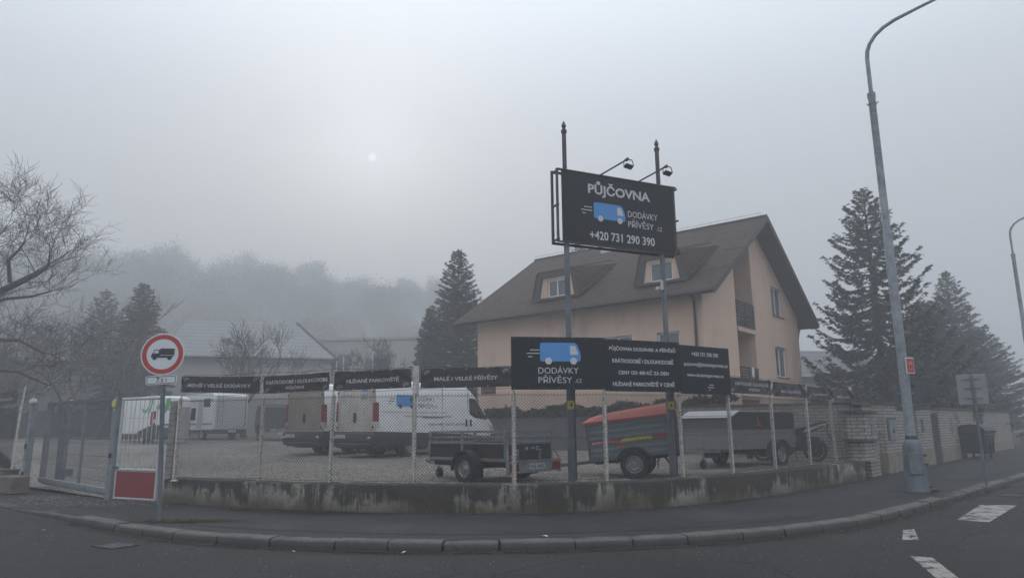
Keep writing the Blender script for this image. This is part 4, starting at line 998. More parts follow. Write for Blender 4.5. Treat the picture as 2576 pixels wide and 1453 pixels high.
# ------------------------------------------------------------------ trailers
def fender(name, x, y, z, r, w, a0, a1, parent, mat_=None, th=.012):
    """curved mudguard round (x,z), width w starting at y"""
    A = [radians(a) for a in np.linspace(a0, a1, 15)]; vs = []; fs = []
    for a in A:
        for rr, yy in ((r, y), (r, y+w), (r+th, y+w), (r+th, y)): vs.append((x+rr*cos(a), yy, z+rr*sin(a)))
    for i in range(len(A)-1):
        for k in range(4): fs.append((i*4+k, i*4+(k+1) % 4, (i+1)*4+(k+1) % 4, (i+1)*4+k))
    fs += [(0, 1, 2, 3), tuple(len(vs)-4+k for k in (3, 2, 1, 0))]
    mb = MB(); mb.add(vs, fs); return mb.build(name, mat_ or M_plast, parent, smooth=True)
def jockey(parent, x, y, ztop, crank=True):
    mb = MB(); mb.tube([(x, y, .22), (x, y, ztop)], .024, 8); mb.tube([(x, y, .42), (x, y, .62)], .034, 8)
    if crank: mb.tube([(x, y, ztop), (x+.02, y, ztop+.05), (x+.10, y, ztop+.08), (x+.12, y, ztop+.16)], .011, 6)
    mb.bar((x-.02, y-.05, .24), (x-.02, y-.05, .1), .02); mb.bar((x-.02, y+.05, .24), (x-.02, y+.05, .1), .02); mb.build('jockey_stand', M_galv, parent)
    mb = MB(); mb.lathe([(.03, -.035), (.095, -.035), (.11, -.015), (.11, .015), (.095, .035), (.03, .035)], 18, T(x-.02, y, .11)@R(pi/2, 'X')); mb.build('jockey_wheel', M_rubber, parent, smooth=True)
def flat_trailer():
    # rear at x=0, drawbar to +x; near rear corner was (-.09, 13.7), heading -46.5
    h = Vector((sin(radians(-46.5)), cos(radians(-46.5)))); l = Vector((-h.y, h.x)); B = Vector((-.16, 13.76)); c = B-l*.70
    t = thing('flat_trailer', 'low black flatbed trailer with galvanised side rails, number plate 9AE 6402', 'trailer', (c.x, c.y, .5), hd(-46.5))
    L_, Wd, zb, zt = 2.30, 1.24, .46, .78; y1 = Wd/2+.04
    mb = MB(); mb.box((L_/2, 0, zb-.03), (L_, Wd, .05)); mb.box((L_/2, 0, zb-.10), (L_*.9, .06, .1)); mb.bar((1.0, -.6, .30), (1.0, .6, .30), .07)
    for s in (-1, 1): mb.box((L_/2, s*.5, zb-.1), (L_, .05, .09))
    mb.build('chassis', M_black, t)
    for s in (-1, 1):
        mb = MB(); mb.box((L_/2+.0, s*y1, (zb+zt)/2), (L_-.04, .015, zt-zb)); mb.build('side_board', M_tarp, t)
        mb = MB(); mb.box((L_/2, s*(y1+.012), zt), (L_, .03, .035)); mb.box((L_/2, s*(y1+.012), zb), (L_, .03, .06))
        for x in (.02, 1.25, L_-.02): mb.box((x, s*(y1+.018), .72), (.05, .03, .56))
        for z in (.885, 1.0): mb.box((L_/2, s*(y1+.012), z), (L_, .02, .035))
        mb.build('side_rail', M_galv, t)
        # support strut at the rear corner
        mb = MB(); mb.bar((.0, s*y1, .74), (-.13, s*(y1+.10), .46), .04, .03); mb.bar((-.13, s*(y1+.1), .46), (-.13, s*(y1+.1), .2), .06, .05); mb.build('corner_bracket', M_galv, t)
        fender('mudguard', .98, s*.70-(.0 if s > 0 else .22), .29, .34, .22, -8, 188, t)
        mb = MB(); mb.box((.60, s*.81, .25), (.015, .2, .26)); mb.build('mud_flap', M_black, t)
        wheel(t, .98, s*.81, .285, .165, s, .17)
        mb = MB(); mb.box((.55, s*(y1+.03), .475), (.10, .015, .045)); mb.build('side_reflector', M_orange, t)
        mb = MB(); mb.box((-.17, s*.62, .33), (.05, .22, .15), None, .01); mb.build('tail_lamp', M_red, t)
        mb = MB(); mb.box((-.17, s*.62, .44), (.035, .13, .05)) if s < 0 else mb.box((-.06, s*.56, .52), (.035, .13, .07)); mb.build('indicator', M_orange, t)
    for x, nm in ((.0, 'tailgate'), (L_, 'front_board')):
        mb = MB(); mb.box((x, 0, (zb+zt)/2), (.015, Wd, zt-zb)); b = mb.build(nm, M_tarp, t)
        mb = MB()
        for z in (.78, .885, 1.0): mb.box((x, 0, z), (.03, Wd+.06, .035))
        for s in (-1, 1): mb.box((x+(0 if x else -.01), s*(Wd/2+.03), .72), (.04, .05, .58))
        if not x:
            for y in (-.28, .36): mb.box((-.025, y, .55), (.02, .03, .24))
        mb.build('rail', M_galv, b)
    mb = MB(); mb.box((-.14, 0, .33), (.035, 1.42, .19), None, .008); mb.box((-.14, 0, .44), (.06, 1.44, .03)); mb.box((-.14, 0, .23), (.06, 1.44, .02)); mb.build('light_bar', M_galv, t)
    mb = MB(); mb.box((-.165, -.02, .335), (.012, .52, .115)); pl = mb.build('number_plate', M_plate, t)
    mb = MB(); mb.text('9AE 6402', .045, .335, .42, .078, None, .012, lambda p: Vector((-.173, -p.x-.0, p.y))); mb.raw('plate_text', M_ink, pl); mb = MB(); mb.box((-.172, .215, .335), (.002, .045, .11)); mb.build('plate_band', M_blue, pl)
    mb = MB(); f = lambda p: Vector((-.012, -p.x, p.y)); mb.text('14', -.12+.02, .68, .10, .085, None, .01, f)
    for k, w_ in enumerate((.09, .07, .18)): mb.flat(rect(.16+.02, .70-k*.03, .16+.02+w_, .712-k*.03), None, f)
    mb.raw('lettering', M_letter, t)
    mb, ml = MB(), MB(); logo_van(mb, ml, .09, .68, .11, None, f); mb.raw('logo', M_blue, t)
    mb, ml = MB(), MB(); fz = lambda p: Vector((-.0145, p.x, p.y)); mb.disc(.40, .60, .075, 20, None, lambda p: Vector((-.012, p.x, p.y))); ml.disc(.40, .60, .056, 20, None, fz); s_ = mb.raw('speed_disc', M_redp, t); ml.raw('disc_face', M_plate, s_); mk_ = MB(); mk_.text('30', -.40, .60, .075, .055, None, .01, lambda p: Vector((-.017, -p.x, p.y))); mk_.raw('disc_number', M_ink, s_)
    mb = MB(); mb.box((L_+.35, 0, .32), (.8, .07, .07)); mb.bar((L_-.4, .35, .32), (L_+.45, .0, .32), .06); mb.bar((L_-.4, -.35, .32), (L_+.45, .0, .32), .06); mb.box((L_+.8, 0, .36), (.2, .09, .1), None, .02); mb.build('drawbar', M_galv, t)
    jockey(t, L_+.30, .14, .66)
flat_trailer()

def lid_trailer():
    # nose low: the whole thing is tipped about 6 degrees on its wheels; rear at +x here
    t = thing('box_trailer', 'blue-grey ribbed box trailer with a red lid and a red stripe', 'trailer', (2.54, 15.02, .5), radians(-17), None)
    Lb, Wd, z0, z1 = 1.90, 1.30, .44, 1.22; xf = -.93; tilt = T(0, 0, .29)@R(radians(-6.2), 'Y')@T(0, 0, -.29); y0 = .09; yc = y0+Wd/2
    def part(nm, mb, m_, parent=t, smooth=False, raw=False):
        mb.v = [tilt@v for v in mb.v]; return mb.raw(nm, m_, parent) if raw else mb.build(nm, m_, parent, smooth=smooth)
    # ribbed walls: profile swept along x
    def ribs(h):
        o = []; z = 0
        while z < h-.01:
            for dz, d in ((.0, 0), (.055, .0), (.062, .018), (.105, .018), (.112, 0)): 
                if z+dz < h: o.append((z+dz, d))
            z += .125
        o.append((h, 0)); return o
    R_ = ribs(z1-z0); mb = MB(); vs = []; fs = []
    for x in (xf, xf+Lb):
        for z, d in R_: vs.append((x, y0-d, z0+z))
    n = len(R_)
    for i in range(n-1): fs.append((i, n+i, n+i+1, i+1))
    mb.add(vs, fs); vs2 = [(x, 2*yc-y, z) for x, y, z in vs]; mb.add(vs2, fs)
    for x in (xf, xf+Lb): mb.box((x, yc, (z0+z1)/2), (.02, Wd, z1-z0))
    mb.box((xf+Lb/2, yc, z0+.01), (Lb, Wd, .03)); part('box', mb, M_ribs)
    mb = MB()
    for x in (xf, xf+Lb):
        for y in (y0-.02, 2*yc-y0+.02): mb.box((x, y, (z0+z1)/2), (.05, .05, z1-z0+.02))
    part('corner_posts', mb, M_gated)
    # rear face door with seams
    mb = MB(); mb.box((xf+Lb+.02, yc, .98), (.015, Wd-.15, .6)); d = part('rear_door', mb, M_gate); mb = MB(); mb.box((xf+Lb+.04, yc-.4, .95), (.03, .08, .14)); mb.box((xf+Lb+.035, yc, 1.16), (.02, Wd-.1, .02)); part('latch', mb, M_black, d)
    # stripe
    mb = MB(); mb.box((xf+Lb/2, y0-.021, .815), (Lb-.06, .006, .075)); st = part('stripe', mb, M_redp)
    f = lambda p: Vector((p.x, y0-.0265, p.y))
    mb = MB(); mb.flat([(xf+.66, .775), (xf+1.40, .775), (xf+1.35, .85), (xf+.74, .85)], None, f); s2 = part('stripe_middle', mb, M_yel, st, raw=True)
    mb = MB()
    for k in range(12): mb.flat(rect(xf+.72+k*.06, .775, xf+.75+k*.06, .80), None, lambda p: Vector((p.x, y0-.0285, p.y)))
    part('stripe_marks', mb, M_ink, st, raw=True)
    mb = MB(); mb.text('MARO', xf+.20, .815, .24, .05, None, .01, f); mb.text('Transport', xf+.49, .813, .26, .042, None, .0, f); part('lettering', mb, M_letter, st, raw=True)
    mb = MB(); mb.box((xf+.72, y0-.028, .70), (.13, .012, .05)); part('side_reflector', mb, M_orange)
    # lid: curved at the low front end
    P = [(xf-.10, z1+.01), (xf+Lb+.05, z1+.01), (xf+Lb+.05, z1+.06), (xf+Lb-.10, z1+.33), (xf+.62, z1+.285), (xf+.28, z1+.25), (xf+.03, z1+.16), (xf-.09, z1+.06)]
    sec = []
    mb = MB(); vs = []; fs = []
    low = [(x, z) for x, z in P]
    xs = [xf-.10, xf-.06, xf+.03, xf+.22, xf+.5, xf+1.1, xf+Lb-.12, xf+Lb+.04]; zt = [.05, .09, .14, .19, .22, .25, .28, .07]
    prof = lambda x, h: [(y0-.05, z1), (y0-.05, z1+min(.05, h*.6)), (y0-.02, z1+min(.07, h*.7)), (y0+.05, z1+h*.62), (y0+.22, z1+h*.97), (yc, z1+h)]
    ring = []
    for x, h in zip(xs, zt):
        pr = prof(x, h); full = pr+[(2*yc-y, z) for y, z in pr[-2::-1]]; ring.append([(x, y, z) for y, z in full])
    k = len(ring[0])
    for r_ in ring: vs += r_
    for i in range(len(ring)-1):
        for j in range(k-1): fs.append((i*k+j, i*k+j+1, (i+1)*k+j+1, (i+1)*k+j))
        fs.append((i*k+k-1, i*k, (i+1)*k, (i+1)*k+k-1))
    fs += [tuple(range(k)), tuple((len(ring)-1)*k+j for j in range(k))]
    mb.add(vs, fs); part('lid', mb, M_lid, smooth=True)
    mb = MB(); mb.box((xf-.42, yc, .42), (1.3, .07, .07)); mb.bar((xf+.3, yc-.4, .42), (xf-.6, yc, .42), .05); mb.bar((xf+.3, yc+.4, .42), (xf-.6, yc, .42), .05); mb.tube([(xf-1.05, yc, .43), (xf-1.25, yc, .45)], .05, 8); mb.box((xf-1.12, yc, .5), (.22, .05, .04)); part('drawbar', mb, M_gated)
    mb = MB(); mb.box((xf+Lb/2, yc, z0-.04), (Lb-.1, .9, .07)); mb.bar((0, y0, .29), (0, 2*yc-y0, .29), .06); mb.bar((xf+Lb-.35, y0+.1, z0-.05), (xf+Lb-.2, y0+.1, z0-.30), .04); part('chassis', mb, M_black)
    for s, yy in ((-1, -.10), (1, 2*yc-y0+.0)):
        fender('mudguard', 0, yy-.02, .30, .36, .24, 2, 178, t)
        mb = MB(); mb.box((.34, yy+.1, .26), (.012, .2, .22)); mb.build('mud_flap', M_black, t)
    wheel(t, 0, 0.0, .30, .17, -1, .185); wheel(t, 0, 2*yc+.0, .30, .17, 1, .185)
lid_trailer()

def tarp_trailer():
    h = Vector((sin(radians(52)), cos(radians(52)))); l = Vector((-h.y, h.x)); B = Vector((5.32, 17.25)); c = B+l*.75
    t = thing('covered_trailer', 'grey box trailer with bright sloping front flap and black tarpaulin beside the brick wall', 'trailer', (c.x, c.y, .54), hd(52))
    # local: front face at x=0 facing -x (towards the camera), body to +x ; near side is -y
    L_, Wd = 2.75, 1.5; z0, zm, z1 = .50, .93, 1.37; y1 = Wd/2
    mb = MB(); mb.box((L_/2, 0, (z0+zm)/2), (L_, Wd, zm-z0)); mb.build('lower_box', M_grey3, t)
    mb = MB(); mb.box((L_/2, 0, z0-.015), (L_+.04, Wd+.04, .05)); mb.box((-.01, 0, zm), (.03, Wd+.03, .035))
    for y in (-y1, y1): mb.box((0, y, (z0+zm)/2), (.05, .05, zm-z0+.03)); mb.box((L_, y, (z0+z1)/2-.1), (.05, .05, zm-z0+.1))
    mb.build('frame', M_galv, t)
    mb = side_prism([(-.012, zm+.02), (L_+.01, zm+.02), (L_+.01, z1-.02), (.30, z1), (-.012, zm+.34)], -y1-.012, y1+.012); mb.build('tarpaulin', M_tarp, t)
    mb = MB(); mb.box((-.02, 0, zm+.16), (.02, Wd, .28)); mb.build('front_panel', mat('dull_front_panel', (.12, .105, .10), .7, var=.2), t)
    mb = side_prism([(-.10, zm+.30), (-.08, zm+.29), (.34, z1+.02), (.32, z1+.035)], -y1-.03, y1+.03); mb.build('front_flap', M_alu, t)
    # printed marks on the tarpaulin
    f = lambda p: Vector((p.x, -y1-.016, p.y)); mb = MB()
    mb.flat([(1.02, 1.30), (1.09, 1.25), (1.28, .97), (1.14, 1.03), (.98, 1.0), (1.07, 1.09)], None, f); mb.raw('red_mark', mat('faded_red_print', (.33, .07, .03), .6), t)
    mb = MB()
    for k in range(22): a = 2*pi*k/22; b_ = 2*pi*(k+1)/22; mb.flat([(1.58+.07*cos(a), 1.18+.11*sin(a)), (1.58+.085*cos(a), 1.18+.13*sin(a)), (1.58+.085*cos(b_), 1.18+.13*sin(b_)), (1.58+.07*cos(b_), 1.18+.11*sin(b_))], None, f)
    mb.text('B', 1.58, 1.18, .05, .11, None, 0, f)
    mb.text('TEMP', 2.42, 1.05, .3, .08, None, 0, f); mb.flat(rect(1.48, 1.0, 1.68, 1.015), None, f); mb.flat(rect(2.3, 1.25, 2.5, 1.262), None, f)
    mb.raw('lettering', mat('faint_print', (.09, .09, .095), .6), t)
    for s in (-1, 1):
        fender('mudguard', 1.72, s*.86-(.0 if s > 0 else .26)-(.1 if s > 0 else -.1), .30, .37, .26, -5, 185, t)
        wheel(t, 1.72, s*.90, .31, .18, s, .19)
    mb = MB(); mb.box((1.3, 0, .42), (2.6, .8, .1)); mb.bar((1.72, -.8, .31), (1.72, .8, .31), .06); mb.box((.85, -.62, .34), (.12, .1, .24)); mb.box((.35, .2, .3), (.22, .3, .12)); mb.build('chassis', M_black, t)
    mb = MB(); mb.box((-.35, 0, .42), (1.1, .08, .08)); mb.bar((.3, .5, .42), (-.7, 0, .42), .06); mb.bar((.3, -.5, .42), (-.7, 0, .42), .06); mb.build('drawbar', M_galv, t)
    jockey(t, -.35, -.12, .78)
    mb = MB(); mb.box((-.03, -y1+.07, .78), (.015, .05, .22)); mb.build('reflector', M_red, t)
tarp_trailer()

def dark_trailer():
    t = thing('enclosed_trailer', 'dark tilt-covered trailer between the white motorhome and the muddy van', 'trailer', on_lot(-13.25, 40.6), hd(-28))
    mb = side_prism([(0, .62), (3.4, .62), (3.4, 1.5), (2.8, 2.05), (.3, 2.1), (0, 1.9)], -1.0, 1.0); mb.build('cover', mat('dark_grey_tilt_cover', (.055, .058, .065), .6, var=.15), t)
    mb = MB(); mb.box((1.7, 0, .55), (3.5, 2.0, .14)); mb.box((-.05, 0, .62), (.08, 2.0, .18)); mb.build('chassis', M_galv, t)
    for s in (-1, 1):
        mb = MB(); mb.box((-.1, s*.8, .62), (.03, .26, .12)); mb.build('tail_lamp', M_red, t)
        for x in (1.0, 1.75): wheel(t, x, s*1.0, .3, .18, s)
        fender('mudguard', 1.35, s*1.0-.12, .2, .75, .24, 25, 155, t, M_plast)
    mb = MB(); mb.box((-.1, 0, .46), (.02, .5, .11)); mb.build('number_plate', M_plate, t)
    mb = MB(); mb.bar((3.4, .6, .5), (4.6, 0, .5), .08); mb.bar((3.4, -.6, .5), (4.6, 0, .5), .08); mb.build('drawbar', M_galv, t)
dark_trailer()

def motorbike():
    t = thing('motorcycle', 'dark motorcycle with raised white-edged tail parked by the brick wall', 'motorcycle', (8.35, 19.75, .56), hd(-62))
    # local +x forward; rear wheel at origin
    def wh(x):
        mb = MB(); mb.lathe([(.24, -.05), (.29, -.065), (.315, -.03), (.32, 0), (.315, .03), (.29, .065), (.24, .05)], 28, T(x, 0, .32)@R(pi/2, 'X')); w_ = mb.build('wheel', M_rubber, t, smooth=True)
        mb = MB(); mb.lathe([(.24, -.03), (.225, -.03), (.225, .03), (.24, .03)], 28, T(x, 0, .32)@R(pi/2, 'X')); mb.lathe([(.001, -.06), (.05, -.05), (.05, .05), (.001, .06)], 12, T(x, 0, .32)@R(pi/2, 'X'))
        for k in range(6): a = k*pi/3; mb.bar((x, 0, .32), (x+.23*cos(a), 0, .32+.23*sin(a)), .018)
        mb.build('rim', M_gated, w_); mb = MB(); mb.lathe([(.001, -.02), (.2, -.02), (.2, .02), (.001, .02)], 20, T(x, 0, .32)@R(pi/2, 'X')); mb.build('brake_disc', M_black, w_)
    wh(0); wh(1.38)
    mb = MB(); mb.tube([(0, .09, .32), (.45, .08, .40), (.62, .05, .5)], .03, 6); mb.tube([(0, -.09, .32), (.45, -.08, .40), (.62, -.05, .5)], .03, 6); mb.tube([(.5, 0, .45), (.55, 0, .8), (1.05, 0, .92), (1.12, 0, .95)], .035, 8); mb.tube([(1.38, .09, .32), (1.12, .09, .98)], .026, 8); mb.tube([(1.38, -.09, .32), (1.12, -.09, .98)], .026, 8); mb.tube([(1.1, -.34, 1.05), (1.14, -.1, 1.0), (1.14, .1, 1.0), (1.1, .34, 1.05)], .016, 6); mb.build('frame', M_black, t)
    mb = MB(); mb.box((.78, 0, .48), (.42, .34, .36), None, .08); mb.box((.72, 0, .32), (.4, .28, .16), None, .05); mb.build('engine', mat('engine_metal', (.08, .08, .085), .5, .4), t, smooth=True)
    sec = lambda x, zc, w, h: (x, [(0, zc-h), (w*.7, zc-h*.8), (w, zc), (w*.8, zc+h*.7), (w*.3, zc+h), (0, zc+h)])
    loft([sec(.55, .86, .10, .07), sec(.68, .90, .16, .11), sec(.9, .95, .18, .13), sec(1.05, .93, .13, .10), sec(1.12, .90, .06, .05)]).build('fuel_tank', M_tarp, t, smooth=True)
    loft([sec(-.32, 1.08, .05, .03), sec(-.1, 1.03, .09, .05), sec(.2, .93, .12, .05), sec(.6, .83, .13, .05)]).build('seat', M_black, t, smooth=True)
    for s in (-1, 1):
        mb = MB(); mb.prism([(-.34, 1.02), (-.30, 1.06), (.15, .92), (.30, .80), (.1, .84)], .02, Matrix(((1, 0, 0, 0), (0, 0, -1, s*.11+.01), (0, 1, 0, 0), (0, 0, 0, 1)))); mb.build('tail_fairing', M_whitep, t)
    mb = MB(); mb.prism([(-.30, .98), (-.05, .86), (.25, .72), (.42, .50), (.62, .34), (1.0, .36), (1.08, .62), (1.02, .86), (.7, .90), (.3, .90), (-.1, 1.0)], .20, Matrix(((1, 0, 0, 0), (0, 0, -1, .10), (0, 1, 0, 0), (0, 0, 0, 1)))); mb.build('body_panel', M_black, t)
    mb = MB(); mb.box((-.36, 0, .98), (.05, .12, .08)); mb.build('tail_lamp', M_red, t)
    fender('wheel_guard', 0, -.08, .32, .35, .16, 20, 140, t, M_black); mb = MB(); mb.prism([(-.25, .45), (.1, .3), (.5, .3), (.62, .62), (.3, .75), (-.1, .68)], .26, Matrix(((1, 0, 0, 0), (0, 0, -1, .13), (0, 1, 0, 0), (0, 0, 0, 1)))); mb.build('side_panel', M_tarp, t)
    mb = MB(); mb.bar((-.3, 0, .9), (-.50, 0, .48), .16, .012); mb.build('rear_mudguard', M_black, t)
    mb = MB(); mb.tube([(.55, -.16, .34), (.2, -.18, .34), (.12, -.18, .36), (-.22, -.18, .44)], [.03, .04, .06, .055], 10); mb.build('exhaust', M_galv, t, smooth=True)
    mb = MB(); mb.lathe([(.001, -.06), (.08, -.05), (.09, .02), (.001, .03)], 14, T(1.24, 0, .9)@R(pi/2, 'Y')); mb.build('headlamp', M_clear, t)
    mb = MB(); mb.bar((.5, .1, .3), (.45, .26, .0), .02); mb.build('side_stand', M_black, t)
motorbike()
# ------------------------------------------------------------------ brick and rendered walls
def line_thing(name, label, cat, a, b, z=0, group=None):
    """empty at a; local +x runs a->b, local -y is the face on the camera side"""
    d = Vector((b[0]-a[0], b[1]-a[1])); return thing(name, label, cat, (a[0], a[1], z), atan2(d.y, d.x), group), d.length
def block(x0, x1, y0, y1, z0, z1, mb=None, bev=0):
    mb = mb or MB(); return mb.box(((x0+x1)/2, (y0+y1)/2, (z0+z1)/2), (x1-x0, y1-y0, z1-z0), None, bev)
CO = (10.05, 20.75)
# return wall between the lot and the house yard
t, l = line_thing('brick_wall', 'white brick wall with dark joints behind the covered trailer and motorcycle', 'wall', (5.85, 24.45), (10.15, 20.72), .3)
block(0, l, 0, .22, 0, 1.86).build('bricks', M_brick, t); block(-.05, l+.05, -.04, .26, 1.86, 1.93).build('coping', M_cap, t); block(0, l, -.02, 0, 0, .32).build('base', M_grayw, t)
t, l = line_thing('rendered_wall', 'plain grey rendered wall behind the flatbed trailer', 'wall', (-3.2, 32.1), (5.82, 24.55), .3)
block(0, l, 0, .22, 0, 1.55).build('render', M_grayw, t); block(-.03, l-.06, -.03, .25, 1.55, 1.62).build('coping', M_cap, t); mb = MB()
for k in range(4): block(1.3+k*3., 1.32+k*3., -.006, .0, .05, 1.5, mb)
block(.1, l-.1, -.006, 0, .78, .80, mb); mb.build('joints', M_seam, t)
def hedge(a, b, z0, z1, w, label, n, seed):
    t, l = line_thing('hedge', label, 'hedge', a, b, 0); r = np.random.default_rng(seed); V = np.empty((n, 3, 3)); 
    x = r.uniform(0, l, n); y = r.uniform(-w/2, w/2, n); top = z1+.10*np.sin(x*2.1+seed)+.06*np.sin(x*5.3)
    z = z0+(top-z0)*np.sqrt(r.uniform(0, 1, n)); k = r.uniform(0, 1, n) < .5; y = np.where(k, -w/2+abs(r.normal(0, .05, n)), y); z = np.where(~k, top-abs(r.normal(0, .06, n)), z)
    c = np.stack([x, y, z], 1); s = r.uniform(.035, .075, n)
    for i in range(3): V[:, i, :] = c+r.normal(0, 1, (n, 3))*s[:, None]
    np_mesh('foliage', V.reshape(-1, 3), np.arange(n*3).reshape(-1, 3), M_leafd, t)
    block(.1, l-.1, -w/2+.12, w/2-.1, z0, z1-.15).build('branches', M_twig, t)
hedge((-2.9, 33.1), (2.1, 28.8), .6, 2.22, .9, 'dark clipped hedge above the grey wall left of the poles', 9000, 1)
hedge((2.2, 28.7), (5.6, 25.9), .6, 2.28, .9, 'dark clipped hedge above the grey wall behind the red-lidded trailer', 7000, 2)
hedge((5.4, 25.9), (7.5, 24.0), .6, 2.42, .8, 'rounded dark hedge top above the brick wall by the house corner', 5000, 3)

# street wall, in pieces along one line
SD = Vector((.668, .744)); SP = Vector((9.94, 20.05))
def sw(s): p = SP+SD*s; return (p.x, p.y)
def street_wall(s0, s1, label, ztop=2.12, base=.62, holes=()):
    t, l = line_thing('brick_wall', label, 'wall', sw(s0), sw(s1), .1)
    block(0, l, 0, .3, base, ztop-.1).build('bricks', M_brick, t); block(-.04, l+.04, -.05, .35, ztop-.1, ztop-.03).build('coping', M_cap, t)
    if base > .05: block(0, l, -.015, .3, 0, base).build('base', M_beige, t)
    return t, l
# pillar with meter cabinets at the end of the low wall
t, l = line_thing('meter_pillar', 'brick meter pillar with grey-blue cabinet doors where the low wall ends', 'wall', sw(-.75), sw(1.95), .1)
block(0, .95, -.16, .35, .5, 1.02).build('lower_bricks', M_brick, t); block(-.12, .98, -.24, .35, 1.09, 1.78).build('upper_bricks', M_brick, t)
block(-.2, 1.04, -.30, .4, 1.78, 1.84).build('cap', M_cap, t); block(-.14, 1.0, -.26, .36, 1.02, 1.09).build('ledge', M_cap, t)
block(1.02, 1.95, .02, .35, 0, 1.02).build('side_bricks', M_brick, t); block(1.0, 1.98, -.12, .3, 1.16, 1.22).build('ledge', M_cap, t); block(1.0, 1.95, .10, .35, 1.22, 2.02).build('side_bricks', M_brick, t); block(-.1, 2.0, .05, .4, 2.02, 2.08).build('coping', M_cap, t)
for x0, x1, y, z0, z1 in ((1.08, 1.86, -.03, .68, 1.15), (.42, .68, -.262, 1.16, 1.66)):
    d = block(x0, x1, y, y+.04, z0, z1, None, .006).build('cabinet_door', M_gate, t); mb = MB(); block((x0+x1)/2-.006, (x0+x1)/2+.006, y-.003, y, z0+.02, z1-.02, mb); mb.disc(0, 0, .02, 10, T((x0+x1)/2+.06, y-.005, (z0+z1)/2)@R(pi/2, 'X')); mb.build('seam', M_gated, d)
t, l = street_wall(1.98, 5.2, 'white brick garden wall with a recessed grey-blue hatch behind the lamp post', 2.16, .62)
block(.25, 1.35, -.012, .0, 1.0, 1.66).build('recess', M_cap, t)
for k, (x0, x1) in enumerate(((.34, .78), (.80, 1.25))):
    d = block(x0, x1, -.05, -.012, .98, 1.6, None, .006).build('hatch_door', M_gate, t); block((x0 if k else x1-.06), (x0+.03 if k else x1-.03), -.07, -.05, 1.2, 1.3).build('handle', M_gated, d)
t, l = line_thing('garden_door', 'narrow rust-red metal door in the white brick wall', 'door', sw(5.24), sw(6.02), .1)
block(.03, l-.03, .08, .12, .05, 1.9).build('panel', M_redd, t); mb = MB(); block(-.0, .03, .04, .16, 0, 1.95, mb); block(l-.03, l, .04, .16, 0, 1.95, mb); block(0, l, .04, .16, 1.9, 1.96, mb); mb.build('frame', M_gated, t); mb = MB(); block(.1, .14, .06, .08, 1.45, 1.75, mb); mb.build('notice', M_whitep, t)
t, l = street_wall(6.06, 8.2, 'white brick pier with a grey letter box between the red door and the dark gate', 2.1, .6)
mb = block(.55, .85, -.09, .0, 1.2, 1.62, None, .01); d = mb.build('letter_box', M_gate, t); block(.95, 1.05, -.03, 0, 1.3, 1.5).build('bell_panel', mat('green_box', (.07, .16, .13), .5), t)
t, l = line_thing('garden_gate', 'dark brown metal gate between two white brick piers', 'gate', sw(8.25), sw(9.45), .1)
block(.04, l-.04, .08, .12, .06, 1.82).build('panel', mat('dark_brown_gate', (.04, .03, .032), .6), t); mb = MB(); block(0, .04, .03, .17, 0, 1.88, mb); block(l-.04, l, .03, .17, 0, 1.88, mb)
for k in range(9): block(.12+k*.11, .135+k*.11, .06, .08, .1, 1.8, mb)
mb.build('frame', M_gated, t)
t, l = street_wall(9.5, 17.4, 'long white brick wall with scrawled graffiti behind the black bin', 2.1, .55)
mb = MB()
rnd = random.Random(2)
for k, (cx, cz, r_, a0, a1) in enumerate(((2.2, 1.35, .25, 40, 220), (2.5, 1.2, .3, 90, 200), (3.1, 1.6, .2, 0, 180), (3.6, 1.55, .22, -20, 190), (3.5, 1.2, .3, 60, 170), (2.35, .95, .25, 100, 180), (2.9, .9, .2, 200, 340))):
    mb.tube([(cx+r_*cos(radians(a)), -.004, cz+r_*1.2*sin(radians(a))) for a in np.linspace(a0, a1, 10)], .016, 5)
mb.build('graffiti', mat('grey_spray_paint', (.13, .125, .125), .8), t)
t, l = line_thing('garden_gate', 'dark recessed gate left of the farthest white brick wall', 'gate', sw(17.5), sw(19.2), .1)
block(.04, l-.04, .1, .14, .05, 1.8).build('panel', MT['dark_brown_gate'], t); mb = MB(); block(0, .04, .05, .2, 0, 1.85, mb); block(l-.04, l, .05, .2, 0, 1.85, mb); mb.build('frame', M_gated, t)
street_wall(19.25, 28, 'farthest white brick wall at the right edge', 2.1, .5)

